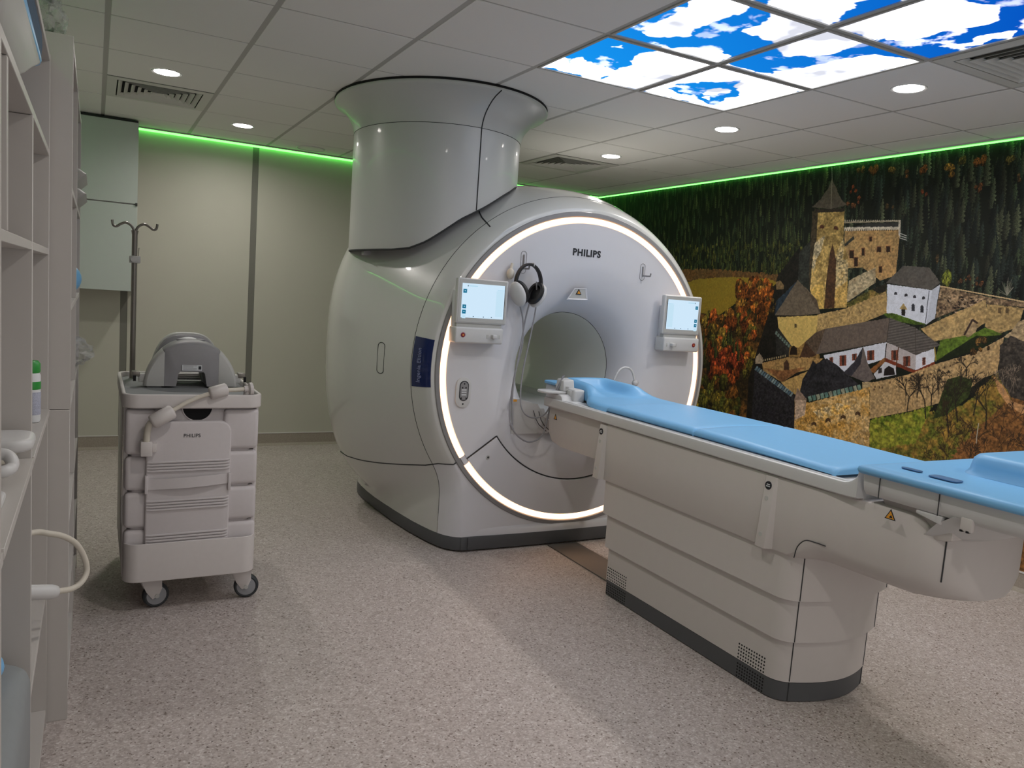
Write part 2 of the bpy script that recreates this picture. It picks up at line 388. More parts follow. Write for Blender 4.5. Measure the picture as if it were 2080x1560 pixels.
# ------------------------------------------------------------------ downlights
DL = [(-2.10, 1.48, 'round downlight nearest the left shelves, beside the square air diffuser'), (-1.505, 2.69, 'round downlight near the green lit back wall, left of the turret'),
      (.935, 1.55, 'smallest and farthest downlight right of the turret'), (.90, .30, 'middle downlight of the row on the right'), (.89, -.91, 'largest downlight at the right, past the sky panels'),
      (.90, -2.10, 'downlight behind the camera over the right side'), (-1.5, -1.2, 'downlight above the open floor left of the sky panels'), (-1.5, -3.0, 'downlight behind the camera over the left side'), (.90, -3.3, 'rearmost downlight on the right behind the camera')]
first = None
for x, y, lab in DL:
    if first is None:
        first = empty('downlight', (x, y, ZC-.004), lab, 'light', 'recessed round downlights')
        la = bpy.data.lights.new('lamp', 'AREA'); la.shape = 'DISK'; la.size = .12; la.energy = W_DOWN; la.color = (1.0, .94, .89); la.spread = math.radians(162)
        lo = bpy.data.objects.new('lamp', la); COL.objects.link(lo); lo.parent = first; lo.location = (0, 0, -.004)
        MB().lathe([(.064, .003), (.078, .000), (.080, .004)], (x, y, ZC-.004), 'z', 40).build('trim_ring', M['white'], first)
        MB().lathe([(.0005, .001), (.064, .001), (.064, .0035), (.0005, .0035)], (x, y, ZC-.004), 'z', 40).build('lamp_disc', M['downlight'], first)
    else:
        c = dup(first, (x, y, ZC-.004)); c['label'] = lab
# ------------------------------------------------------------------ air diffusers: square frame, nested angled louvres
def diffuser(i, j, lab):
    cx, cy = .6*i+.3, .6*j+.3
    t = empty('air_diffuser', (cx, cy, ZC), lab, 'air vent', 'square ceiling air diffusers')
    def frame(a, b, za, zb, name, mat, th=.003):
        ra = [(cx-a, cy-a, za), (cx+a, cy-a, za), (cx+a, cy+a, za), (cx-a, cy+a, za)]
        rb = [(cx-b, cy-b, zb), (cx+b, cy-b, zb), (cx+b, cy+b, zb), (cx-b, cy+b, zb)]
        up = lambda r: [(p[0], p[1], p[2]+th) for p in r]
        return MB().loft([ra, rb, up(rb), up(ra), ra]).build(name, mat, t, ang=20)
    frame(.288, .235, ZC-.002, ZC-.004, 'frame', M['ceil_grille'])
    box('throat', M['dkhole'], t, cx-.24, cx+.24, cy-.24, cy+.24, ZC+.022, ZC+.026)
    for k in range(6):
        a = .228-.036*k
        frame(a, a-.023, ZC-.004, ZC+.014, 'louvre', M['ceil_grille'], .0015)
    box('centre_plate', M['ceil_grille'], t, cx-.02, cx+.02, cy-.02, cy+.02, ZC-.002, ZC+.004)
diffuser(-4, 3, 'square louvred air diffuser in the ceiling above the trolley, left of the turret')
diffuser(1, 3, 'square louvred air diffuser behind the turret, near the mural')
diffuser(1, -3, 'square louvred air diffuser at the right edge, past the blue sky panel')
t = empty('ceiling_speaker', (-.89, 3.21, ZC-.006), 'flat round ceiling speaker with a thin ring beside the green light strip', 'speaker')
MB().lathe([(.102, .006), (.110, 0), (.116, .006)], (-.89, 3.21, ZC-.006), 'z', 40).build('ring', M['white'], t)
MB().lathe([(.0005, .003), (.102, .003), (.102, .006)], (-.89, 3.21, ZC-.006), 'z', 40).build('grille', M['tile'], t)
# ------------------------------------------------------------------ green light strips in the gap between ceiling and wall
def strip(name, a, b, off, lab, r=.009):
    mid = ((a[0]+b[0])/2, (a[1]+b[1])/2, ZC-.03)
    t = empty(name, mid, lab, 'light strip')
    MB().tube([(a[0], a[1], ZC-.016), (b[0], b[1], ZC-.016)], r, 8).build('led_tube', M['greenled'], t)
    x0, x1 = sorted((a[0]+off[0], b[0]+off[0])); y0, y1 = sorted((a[1]+off[1], b[1]+off[1]))
    box('channel', M['tee'], t, x0-.004, x1+.004, y0-.004, y1+.004, ZC-.010, ZC+.004)
strip('green_light_strip', (-2.165, YB-.022), (XR-.03, YB-.022), (0, -.014), 'green glowing light strip along the top of the cream back wall')
strip('green_light_strip', (XL+.022, YB-.36), (XL+.022, YF+.1), (.014, 0), 'green glowing light strip high on the left wall behind the shelving', .006)
strip('green_light_strip', (XR-.022, YB-.03), (XR-.022, YF+.1), (-.014, 0), 'green glowing light strip along the top of the castle mural', .0055)
# ------------------------------------------------------------------ MRI SCANNER
mri = empty('mri_scanner', (GX, 1.1, 0), 'large white ring-shaped scanner with a glowing circle, dark grey plinth and ceiling turret', 'scanner')
# stations along the bore axis: y, half width, half height, superellipse power, plinth half width
ST = [(.388, .925, .925, 2, .69), (.400, .940, .940, 2, .715), (.42, .957, .957, 2, .74), (.46, .978, .980, 2, .768), (.50, .996, .998, 2, .785),
      (.56, 1.022, 1.022, 2, .803), (.64, 1.052, 1.048, 2.05, .820), (.74, 1.085, 1.070, 2.15, .838), (.86, 1.118, 1.085, 2.3, .852), (1.0, 1.150, 1.092, 2.5, .866),
      (1.15, 1.175, 1.092, 2.7, .876), (1.3, 1.190, 1.088, 2.85, .882), (1.45, 1.190, 1.078, 2.9, .885), (1.6, 1.165, 1.055, 2.8, .884), (1.72, 1.115, 1.015, 2.6, .872), (1.80, 1.05, .965, 2.4, .85), (1.84, .98, .90, 2.3, .81)]
_S = np.array(ST); ZP = .085
def stat(y): return [np.interp(y, _S[:, 0], _S[:, k]) for k in range(1, 5)]
def rad(th, y):
    ax, az, n, w = stat(y); c, s = math.cos(th), math.sin(th)
    re = (abs(c/ax)**n+abs(s/az)**n)**(-1/n)
    rb = 0.0
    if s < 0:                                     # upright side walls of the foot below the ring
        rb = min(w/max(abs(c), 1e-6), (GZ-ZP+.3)/(-s)); rb = max(rb, 0)
        if abs(c) < 1e-6: rb = GZ
        k = .075; h = max(0, 1-abs(re-rb)/k); r = max(re, rb)+h*h*k*.25
        r = min(r, (GZ-ZP)/(-s))
    else: r = re
    return r
def surf(th, y, off=0.0):
    r = rad(th, y)+off; return (GX+r*math.cos(th), y, GZ+r*math.sin(th))
ZS = [(.38, .50), (.46, .49), (.56, .46), (.72, .43), (.9, .40), (1.1, .375), (1.3, .36), (1.85, .345)]
def zsplit(y): return float(np.interp(y, [a for a, _ in ZS], [b for _, b in ZS]))
def th_split(y):                                   # angle (left side) where the outline passes the split height
    lo, hi = PI, 1.5*PI
    for _ in range(40):
        m = (lo+hi)/2
        if surf(m, y)[2] > zsplit(y): lo = m
        else: hi = m
    return (lo+hi)/2
NU, NL = 110, 64
def ring_u(y, off=0.0):
    a = th_split(y); b = 3*PI-a                    # right side mirrored: goes over the top
    return [surf(b-2*PI+(a-(b-2*PI))*k/NU, y, off) for k in range(NU+1)]
def th_corner(y):                                  # angle where the outline reaches the top of the plinth
    lo, hi = th_split(y), 1.5*PI
    for _ in range(40):
        m = (lo+hi)/2
        if surf(m, y)[2] > ZP+1e-5: lo = m
        else: hi = m
    return hi
def ring_l(y, off=0.0):
    a = th_split(y); c = th_corner(y); n = 24; k = NL-2*n
    ths = [a+(c-a)*i/n for i in range(n)]+[c+(3*PI-2*c)*i/k for i in range(k)]+[3*PI-c+(c-a)*i/n for i in range(n+1)]
    return [surf(t, y, off) for t in ths]
YSEAM = .50
ys_front = [.388, .394, .402, .412, .425, .44, .46, .48, .50]
ys_back = [.503, .52, .54, .56, .59, .62, .66, .70, .74, .80, .86, .93, 1.0, 1.08, 1.15, 1.22, 1.3, 1.38, 1.45, 1.53, 1.6, 1.66, 1.72, 1.76, 1.80, 1.82, 1.84]
RB = .905                                          # ring trench outer radius
def circ(r, y, a, b, n): return [(GX+r*math.cos(a+(b-a)*k/n), y, GZ+r*math.sin(a+(b-a)*k/n)) for k in range(n+1)]
a0 = th_split(.388); b0 = 3*PI-a0
up_in = circ(RB, .386, b0-2*PI, a0, NU); lo_in = circ(RB, .386, a0, b0, NL)
MB().loft([up_in]+[ring_u(y) for y in ys_front], closed=False).build('front_bezel', M['gloss'], mri, ang=50)
MB().loft([lo_in]+[[tuple(np.array(p)*(1-t)+np.array(q)*t) for p, q in zip(lo_in, ring_l(.388))] for t in (.35, .7)]+[ring_l(y) for y in ys_front], closed=False).build('front_skirt', M['satin'], mri, ang=50)
MB().loft([ring_u(y) for y in ys_back], closed=False).build('side_shell', M['gloss'], mri, ang=60)
MB().loft([ring_l(y) for y in ys_back], closed=False).build('side_skirt', M['gloss'], mri, ang=60)
yb = 1.84
MB().loft([ring_u(yb)[:-1]+ring_l(yb)[:-1], circ(.42, 1.86, th_split(yb)*0+(3*PI-th_split(yb))-2*PI, 3*PI-th_split(yb), NU+NL)[:-1], circ(.36, 1.80, (3*PI-th_split(yb))-2*PI, 3*PI-th_split(yb), NU+NL)[:-1]]).build('back_cover', M['satin'], mri, ang=60)
# seams between covers
def gapline(path, r=.0028, name='cover_seam'): return MB().tube(path, r, 6).build(name, M['gap'], mri)
gapline(ring_u(YSEAM+.0015, -.0008), .0022)
gapline(ring_l(YSEAM+.0015, -.0008)[:20], .0022); gapline(ring_l(YSEAM+.0015, -.0008)[-20:], .0022)
gapline([surf(th_split(y), y, -.0005) for y in ys_front+ys_back[1:]], .0038)
gapline([surf(3*PI-th_split(y), y, -.0005) for y in ys_front+ys_back[1:]], .0038)
for s in (a0, 3*PI-a0): gapline([(GX+r*math.cos(s), .385, GZ+r*math.sin(s)) for r in (RB, rad(s, .388))], .0035)
# dark plinth following the foot outline
yl = [.384, .388, .394, .402, .412, .425, .46, .50, .6, .8, 1.0, 1.3, 1.6, 1.72, 1.80, 1.84]
def xw(y): return stat(y)[3]*1.0
pl = [(GX-xw(y), y) for y in yl][::-1]
front = [(GX+x, .366+.016*(abs(x)/.66)**2) for x in np.linspace(-.64, .64, 24)]
plan = pl+front+[(GX+xw(y), y) for y in yl]
MB().prism([(x*1.0, y) for x, y in plan], 'z', .010, ZP).build('plinth', M['plinth'], mri, .004, 2)
sk = [[(x, y, z) for x, y in front] for z in (ZP, .10, .16, .25)]
sk2 = []
for z, f in ((ZP, 1), (.105, .95), (.122, .6), (.134, .05)):
    sk2.append([(x, .3905-(.0245*(1-(abs(x-GX)/.64)**2))*f, z) for x, y in front])
MB().loft(sk2, closed=False).build('toe_fairing', M['satin'], mri)
gapline([(GX-.655, .372, .015), (GX-.655, .372, ZP)], .0022)
# grey band, glowing ring, trench
NR = 160
MB().lathe([(.908, .384), (.904, .378), (.884, .376), (.880, .380), (.878, .392), (.908, .394)], (GX, 0, GZ), 'y', NR).build('ring_band', M['band'], mri)
ga, gb = math.radians(215.2), math.radians(324.8); dg = math.radians(1.7)
MB().lathe([(.878, .386), (.876, .379), (.862, .3765), (.848, .379), (.846, .386)], (GX, 0, GZ), 'y', 110, gb+dg-2*PI, ga-dg).build('light_ring', M['ring'], mri)
MB().lathe([(.878, .386), (.876, .379), (.862, .3765), (.848, .379), (.846, .386)], (GX, 0, GZ), 'y', 50, ga+dg, gb-dg).build('light_ring', M['ring'], mri)
for g in (ga, gb): MB().lathe([(.878, .386), (.876, .378), (.848, .378), (.846, .386)], (GX, 0, GZ), 'y', 4, g-dg, g+dg).build('ring_joint_cap', M['satin'], mri)
# face: flat disc, soft crease at r = .60, funnel into the bore
prof = [(.846, .388), (.843, .381), (.80, .3795), (.72, .379), (.64, .379), (.602, .379), (.585, .3805), (.56, .384), (.53, .390), (.50, .399), (.47, .411), (.44, .427), (.41, .450), (.385, .478), (.365, .508), (.350, .540), (.340, .572), (.3355, .60)]
UA, UB = gb-2*PI, ga
MB().lathe(prof, (GX, 0, GZ), 'y', 150, UA, UB).build('face_panel', M['satin'], mri, ang=60)
lowp = [p for p in prof if p[0] <= .63]
MB().lathe([(.632, .388)]+[(.630, .3795)]+lowp, (GX, 0, GZ), 'y', 60, UB, UA+2*PI).build('funnel_apron', M['satin'], mri, ang=60)
MB().lathe([(.846, .388), (.843, .377), (.80, .374), (.72, .3725), (.647, .372), (.640, .3735), (.637, .392)], (GX, 0, GZ), 'y', 60, UB+.006, UA+2*PI-.006).build('lower_door', M['satin'], mri, ang=60)
MB().lathe([(.640, .384), (.630, .384)], (GX, 0, GZ), 'y', 60, UB, UA+2*PI).build('door_gap', M['gap'], mri)
gapline([(GX+r*math.cos(ga), .3765, GZ+r*math.sin(ga)) for r in (.64, .845)], .003)
MB().lathe([(.006, .3705), (.0115, .3705), (.0115, .375)], (GX-.565, 0, .535), 'y', 20).build('door_lock', M['ltgrey'], mri)
MB().lathe([(.0003, .3703), (.006, .3703)], (GX-.565, 0, .535), 'y', 16).build('door_lock', M['gap'], mri)
# bore tube
MB().lathe([(.3355, .603), (.3335, .61), (.3335, 1.72), (.345, 1.79), (.37, 1.85)], (GX, 0, GZ), 'y', 120).build('bore_tube', pm('bore_liner', (.78, .80, .76), .28, .01, 10), mri, ang=60)
gapline(circ(.3345, .6015, 0, 2*PI, 120), .0014)
# table bridge inside the bore with notched lip
zb = .80
xb = math.sqrt(.333**2-(GZ-zb)**2)
MB().prism([(GX-xb+.003, zb), (GX-.20, zb), (GX-.19, zb-.03), (GX+.19, zb-.03), (GX+.20, zb), (GX+xb-.003, zb), (GX+.2, zb-.075), (GX, zb-.10), (GX-.2, zb-.075)], 'y', .42, 1.78).build('bore_bridge', M['white'], mri, .004)
def lip(s):
    X = lambda d: GX+s*d
    rings = []
    for d, zt, y0 in ((.43, .86, .372), (.40, .862, .352), (.34, .846, .338), (.30, .84, .33), (.275, .80, .325), (.255, .765, .325), (.22, .748, .33), (.19, .745, .335)):
        rings.append([(X(d), y0, zt), (X(d), .62, zt-.004), (X(d), .62, zt-.10), (X(d), .385, .66), (X(d), y0+.012, zt-.06)])
    MB().loft(rings, True, True, True).build('bore_lip', M['white'], mri, ang=45)
lip(-1); lip(1)
for k, (x, z) in enumerate(((-.235, .758), (-.20, .752))):
    gapline([(x-.04, .327, z+.045), (x-.025, .322, z+.0), (x+.0, .324, z-.035), (x+.055, .330, z-.075)], .0022, 'lip_slot')
MB().box(-.405, -.375, .343, .346, .850, .862).build('lip_marking', M['orange'], mri)
# ---- turret: elliptical column cut on a rising curve, flared collar under the ceiling
TX, TY, TA, TB = -.628, 1.12, .482, .575
def tpt(a, f, z, cx=TX): return (cx+TA*f*math.cos(a), TY+TB*f*math.sin(a), z)
_cut = [(-1.2, 1.63), (-1.10, 1.632), (-1.0, 1.638), (-.93, 1.652), (-.86, 1.69), (-.79, 1.745), (-.69, 1.825), (-.55, 1.905), (-.42, 1.985), (-.28, 2.06), (-.14, 2.10)]
def cut(x): return float(np.interp(x, [c[0] for c in _cut], [c[1] for c in _cut]))
NT = 120; TS = [2*PI*k/NT for k in range(NT)]
def trings(idx):
    rr = [[tpt(TS[k], .955, cut(tpt(TS[k], 1, 0)[0])+.004) for k in idx], [tpt(TS[k], .995, cut(tpt(TS[k], 1, 0)[0])) for k in idx]]
    for t in (.02, .1, .3, .5, .7, .9, 1.0):
        rr.append([tpt(TS[k], 1.0, cut(tpt(TS[k], 1, 0)[0])*(1-t)+2.313*t) for k in idx])
    return rr
vs = 79                                             # index of the vertical joint facing the camera side
vj = min(range(NT), key=lambda k: math.hypot(tpt(TS[k], 1, 0)[0]+.60, tpt(TS[k], 1, 0)[1]-.55))
back = [k % NT for k in range(40, vj+1)]; frontp = [k % NT for k in range(vj, NT+41)]
MB().loft(trings(back), closed=False).build('turret_side_cover', M['turret'], mri, ang=50)
MB().loft(trings(frontp), closed=False).build('turret_front_cover', M['turret'], mri, ang=50)
flare = [(1.0, 2.316), (1.01, 2.342), (1.027, 2.370), (1.055, 2.398), (1.095, 2.425), (1.14, 2.449), (1.19, 2.468), (1.24, 2.481), (1.268, 2.488), (1.274, 2.495), (1.268, 2.502)]
MB().loft([[tpt(a, f, z, TX+.012*(f-1)/.25) for a in TS] for f, z in flare]).build('turret_collar', M['turret'], mri, ang=60)
gapline([tpt(a, 1.0, 2.3145) for a in TS]+[tpt(0, 1.0, 2.3145)], .0016)
MB().loft([[tpt(a, f, z, TX+.012) for a in TS] for f, z in ((1.05, 2.5035), (1.272, 2.5035), (1.272, 2.5135))], cap0=True).build('ceiling_gap', M['dkhole'], mri)
aj = TS[vj]
gapline([tpt(aj, 1.001, cut(tpt(aj, 1, 0)[0])+.002)]+[tpt(aj, 1.001, z) for z in np.linspace(1.95, 2.313, 8)]+[tpt(aj, f+.001, z, TX+.02*(f-1)/.25) for f, z in flare[1:9]], .0035)
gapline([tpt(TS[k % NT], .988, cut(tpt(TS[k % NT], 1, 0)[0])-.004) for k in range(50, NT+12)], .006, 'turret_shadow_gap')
MB().loft([[tpt(a, f, cut(tpt(a, 1, 0)[0])+.008) for a in TS] for f in (.96, .5, .02)]).build('turret_underside', M['plinth'], mri)
bx = tpt(PI*1.04, .93, 0)
MB().box(bx[0]-.012, bx[0]+.03, bx[1]-.06, bx[1]-.015, 1.60, 1.645).build('turret_bracket', M['grey'], mri, .004)
# ---- stickers, oval grip outline
tagrings = []
for th in np.linspace(math.radians(170.8), math.radians(186.3), 14):
    tagrings.append([(GX+r*math.cos(th), y, GZ+r*math.sin(th)) for r, y in [(rad(th, y)+.0012, y) for y in (.389, .394, .402, .412, .425, .44, .46, .48, .495)]])
MB().loft(tagrings, closed=False).build('name_label', M['navy'], mri)
text('label_lettering', 'Ingenia Elition', .033, M['navytext'], mri, (GX-.9765, .4395, 1.03), (0, 0, 1), (-.53, .85, 0), .0015)
def on_surf(px, py):                               # photo point to the scanner's side surface (left flank)
    best = None
    for y in np.linspace(.40, 1.8, 600):
        p = at_y(px, py, y); th = math.atan2(p[2]-GZ, p[0]-GX)
        d = math.hypot(p[2]-GZ, p[0]-GX)-rad(th, y)
        if d < 0: return surf(th, y)
    return None
MB().tube([on_surf(*q) for q in ((972, 421), (974, 432), (979, 442), (987, 451), (996, 461))], .004, 6).build('cover_seam', M['gap'], mri)
c0 = on_surf(773, 727)
def side_pt(dy, dz):
    y = c0[1]+dy; z = c0[2]+dz
    lo, hi = PI/2, 1.5*PI
    for _ in range(36):
        m = (lo+hi)/2
        if surf(m, y)[2] > z: lo = m
        else: hi = m
    return surf(m, y, .0004)
ov = []
for k in range(48):
    a = 2*PI*k/48; r = .020
    ov.append(side_pt(r*1.5*math.cos(a), r*math.sin(a)+(.066 if math.sin(a) >= 0 else -.066)))
MB().tube(ov, .0022, 6, closed=True).build('grip_outline', M['gap'], mri)
# brand lettering on the face
text('lettering', 'PHILIPS', .053, M['ink'], mri, (GX-.023, .3775, 1.697), (1, 0, 0), (0, 0, 1), .001, bold=.0017, space=1.13)
# warning recess above the bore
tr = [(-.085, 1.428), (.060, 1.434), (.046, 1.500), (-.036, 1.496)]
MB().prism([(-.074, 1.436), (.052, 1.440), (.040, 1.494), (-.030, 1.491)], 'y', .377, .3788).build('laser_recess', M['ltgrey'], mri)
MB().loft([[(x, .3788, z) for x, z in tr], [(x*.93-.0005, .372, 1.466+(z-1.466)*.93) for x, z in tr], [(x*.80-.002, .376, 1.470+(z-1.470)*.78) for x, z in tr]]).build('laser_surround', M['satin'], mri)
MB().prism([(-.028, 1.462), (.010, 1.462), (-.009, 1.493)], 'y', .3725, .3765).build('warning_triangle', M['ink'], mri)
MB().prism([(-.020, 1.467), (.002, 1.467), (-.009, 1.485)], 'y', .3718, .374).build('warning_triangle_fill', M['orange'], mri)
# hooks in keyhole slots
def hook(x, z0, z1, dirx):
    cxs = rrect(x-.017, x+.017, z0-.022, z1+.018, .0165, 5)
    MB().tube([(p[0], .3785, p[1]) for p in cxs], .0016, 5, closed=True).build('hook_slot', M['grey'], mri)
    h = MB().tube([(x, .3765, z1), (x, .374, z0+.02), (x, .372, z0)], .0045, 8).build('coat_hook', M['band'], mri)
    MB().tube([(x, .374, z0+.006), (x+dirx*.01, .345, z0+.004), (x+dirx*.03, .322, z0+.004), (x+dirx*.033, .320, z0+.02)], .005, 8).build('hook_arm', M['grey'], h)
hook(-.378, 1.575, 1.655, 0.2); hook(.430, 1.597, 1.655, 0.55)
# control plate at lower left of face
cz = .895; cxp = -.690
MB().prism([(x, z) for x, z in rrect(cxp-.044, cxp+.044, cz-.082, cz+.082, .0435, 8)], 'y', .370, .3795).build('control_plate', M['white'], mri, .002)
ib = MB().prism([(x, z) for x, z in rrect(cxp-.025, cxp+.029, cz-.045, cz+.063, .026, 8)], 'y', .3685, .3705).build('control_inset', M['ink'], mri)
MB().prism([(x, z) for x, z in rrect(cxp-.020, cxp+.024, cz-.040, cz+.058, .022, 8)], 'y', .3675, .369).build('inset_face', M['grey'], ib)
for dx, dz in ((.002, .047), (-.008, .026), (.012, .026), (-.012, -.030), (.016, -.030)):
    MB().lathe([(.0003, .3672), (.0042, .3672), (.0042, .368)], (cxp+dx, 0, cz+dz), 'y', 10).build('socket_hole', M['dkhole'], ib)
for dz in (-.012, .002, .014): box('socket_label', M['label'], ib, cxp-.012, cxp+.016, .3670, .3680, cz+dz-.003, cz+dz+.003)
MB().lathe([(.0003, .3693), (.005, .3693), (.005, .371)], (cxp, 0, cz-.062), 'y', 12).build('plate_screw', M['gap'], mri)
# ---- two touch screen consoles
def console(x0, x1, zc, flip):
    w = x1-x0; s = -1 if flip else 1; mx = (x0+x1)/2
    X = lambda f: mx+s*(f-.5)*w                    # f = 0 at the outer left edge of the left console, mirrored on the right
    def bx(name, mat, par, f0, f1, y0, y1, z0, z1, bev=.0, seg=2):
        a, b = sorted((X(f0), X(f1))); return box(name, mat, par, a, b, y0, y1, z0, z1, bev, seg)
    h = bx('console_housing', M['white'], mri, 0, 1, .295, .330, 1.268, 1.502, .008, 3)
    bx('screen_bezel', M['ltgrey'], h, .03, .97, .2935, .296, 1.275, 1.496, .001, 1)
    sc = bx('screen', M['screen'], h, .085, .925, .2922, .2945, 1.298, 1.475)
    bx('screen_side_pane', M['screen2'], h, .76, .905, .2917, .2925, 1.310, 1.445)
    bx('screen_edge', M['gap'], h, .925, .935, .2920, .2945, 1.298, 1.475)
    for k, z in enumerate((1.434, 1.354, 1.327, 1.303)):
        ic = bx('screen_icon', M['icon'] if k < 3 else M['screen2'], h, .105, .175, .2915, .2925, z-.009, z+.011)
        bx('icon_mark', M['iconw'], h, .131, .149, .2911, .2918, z-.001, z+.004)
    for f in (.22, .30, .40, .50, .60, .66): bx('screen_text', M['sdot'] if f in (.30, .50, .66) else M['screen2'], h, f+.02, f+.037, .2915, .2925, 1.303, 1.308)
    bx('screen_text', M['iconw'], h, .21, .38, .2915, .2925, 1.460, 1.465); bx('screen_text', M['sdot'], h, .185, .20, .2915, .2925, 1.459, 1.466)
    bx('screen_text', M['iconw'], h, .78, .92, .2913, .2923, 1.447, 1.451)
    bx('console_neck', M['ltgrey'], mri, .03, .93, .305, .345, 1.244, 1.272, .006)
    b = bx('console_base', M['white'], mri, -.005, .95, .288, .376, 1.165, 1.250, .010, 3)
    bx('console_mount', M['satin'], mri, .02, .90, .325, .379, 1.170, 1.44, .01)
    zc = 1.208
    MB().lathe([(.0140, .289), (.0165, .2868), (.0155, .289)], (X(.145), 0, zc), 'y', 24).build('button_collar', M['label'], b)
    MB().lathe([(.0003, .2842), (.010, .2845), (.0128, .287), (.0128, .289)], (X(.145), 0, zc), 'y', 24).build('stop_button', M['red'], b)
    MB().lathe([(.0003, .2838), (.0045, .2838), (.0045, .285)], (X(.145), 0, zc), 'y', 12).build('button_mark', M['orange'], b)
    bx('joystick', M['white'], b, .70, .79, .262, .290, zc-.012, zc+.008, .004)
    for f in (.63, .86): bx('key', M['ltgrey'], b, f-.025, f+.025, .2868, .289, zc-.014, zc+.006, .001, 1)
    bx('key', M['label'], b, .835, .845, .2862, .288, zc-.016, zc+.008)
console(-.795, -.502, 0, False); console(.552, .838, 0, True)
# ------------------------------------------------------------------ headphones hanging from the left hook
hp = empty('headphones', (-.375, .316, 1.36), 'white and black headphones with grey hoses hanging on the face of the scanner', 'headphones')
hx, hy, hz = -.372, .316, 1.497
arc = [(hx+.077*math.cos(a), hy, hz+.105*math.sin(a)) for a in np.linspace(-.12, PI+.12, 26)]
rr = []
for i, p in enumerate(arc):
    a = -.12+(PI+.24)*i/25; n = Vector((math.cos(a), 0, math.sin(a)))
    rr.append([Vector(p)+n*dn+Vector((0, dy, 0)) for dn, dy in ((.007, -.014), (.007, .014), (-.006, .014), (-.006, -.014))])
MB().loft(rr, True, True, True).build('headband', M['black'], hp, .003)
box('headband_slider', M['white'], hp, hx+.017, hx+.022, hy-.0165, hy+.015, hz+.096, hz+.114, .001, 1)
for s in (-1, 1):
    rot = Matrix.Rotation(s*math.radians(24), 3, 'Y') @ Matrix.Rotation(math.radians(32), 3, 'Z')
    c = Vector((hx+s*.050, hy-.004, hz-.050))
    sh = MB().ball(c+rot @ Vector((s*.026, 0, 0)), .024, .046, .070, 24, 14, rot).build('ear_shell', M['white'], hp)
    m = MB().lathe([(.0003, .004), (.022, .002), (.034, -.006), (.043, -.002), (.046, .008), (.042, .018), (.030, .022)], (0, 0, 0), 'x', 28)
    k = Matrix.Diagonal((-s, 1.02, 1.45))
    m.v = [tuple(c+rot @ (k @ Vector((p[0]+.002, p[1], p[2])))) for p in m.v]
    m.build('ear_cushion', M['black'], hp)
    MB().tube([Vector((hx+s*.076, hy, hz-.01)), Vector((hx+s*.080, hy-.004, hz-.035)), c+rot @ Vector((s*.030, -.01, .0))], .009, 8).build('yoke', M['black'], hp)
def cab(pts, r=.0046): return MB().tube(spline(pts, 7), r, 8).build('air_hose', M['cable'], hp)
P = lambda px, py, Y: tuple(at_y(px, py, Y))
cab([P(1054, 612, .312), P(1062, 650, .352), P(1061, 700, .358), P(1047, 755, .352), P(1039, 800, .338), P(1035, 845, .315), P(1040, 868, .30), P(1052, 886, .30), P(1075, 898, .30), P(1100, 886, .29), P(1112, 850, .27), P(1120, 815, .22), P(1131, 790, .18), P(1146, 762, .16)])
cab([P(1076, 613, .312), P(1067, 650, .352), P(1058, 700, .355), P(1043, 780, .340), P(1041, 830, .315), P(1041, 866, .302)])
cab([P(1090, 572, .300), P(1089, 620, .345), P(1078, 680, .352), P(1062, 755, .345), P(1057, 810, .320), P(1064, 838, .30), P(1084, 849, .30), P(1108, 840, .27), P(1122, 812, .21), P(1134, 788, .17), P(1143, 764, .155)], .0042)
MB().tube([P(1037, 862, .303), P(1042, 873, .301)], .0075, 10).build('hose_joint', M['cable'], hp)
MB().tube([P(1122, 806, .212), P(1118, 815, .222)], .0075, 10).build('hose_joint', M['cable'], hp)
q = P(1037, 556, .352)
cb = MB().ball(q, .022, .022, .030, 18, 12).tube([(q[0], q[1], q[2]+.02), (q[0]+.012, q[1]+.01, q[2]+.055)], .008, 8).build('squeeze_bulb', M['cream'], None)
tag(cb, 'beige rubber squeeze bulb hanging behind the headphones', 'call bulb')
# ------------------------------------------------------------------ PATIENT TABLE
tb = empty('patient_table', (.05, -.95, 0), 'white patient table with stepped column, docked in front of the scanner', 'patient table')
def tplan(o, xl=-.200, xr=.300, y0=-.372, y1=-1.505):
    x0, x1, ya, yb = xl-o, xr+o, y0+o*.8, y1-o
    pts = [(x0+.012, ya), (x0, ya-.012)]
    r = .085
    pts += [(x0+r-r*math.cos(a), yb+r-r*math.sin(a)) for a in np.linspace(0, 1.25, 9)]
    e0 = pts[-1]; e1 = (x1-(e0[0]-x0), e0[1])
    pts += [(e0[0]+(e1[0]-e0[0])*t, e0[1]-.075*math.sin(PI*t)**.9*(.62)) for t in np.linspace(0.06, .94, 15)]
    pts += [(x1-(p[0]-x0), p[1]) for p in [(x0+r-r*math.cos(a), yb+r-r*math.sin(a)) for a in np.linspace(1.25, 0, 9)]]
    pts += [(x1, ya-.012), (x1-.012, ya)]
    return pts
layers = [('column_plinth', M['plinth'], 0.0, .004, .078), ('column_shell', M['table'], .002, .078, .245), ('column_shell', M['table'], .018, .241, .410), ('column_shell', M['table'], .036, .406, .578)]
for n, m, o, z0, z1 in layers:
    pl = tplan(o); lips = [[(x, y, z) for x, y in pl] for z in ((z0, z1))]
    ins = [[(.05+(x-.05)*.97, -.93+(y+.93)*.985, z) for x, y in pl] for z in (z0, z1)]
    MB().loft([ins[0], [(p[0], p[1], z0+.0) for p in lips[0]], [(p[0], p[1], z0+.004) for p in lips[0]], [(p[0], p[1], z1-.003) for p in lips[1]], ins[1]], True, True, True).build(n, m, tb, ang=30)
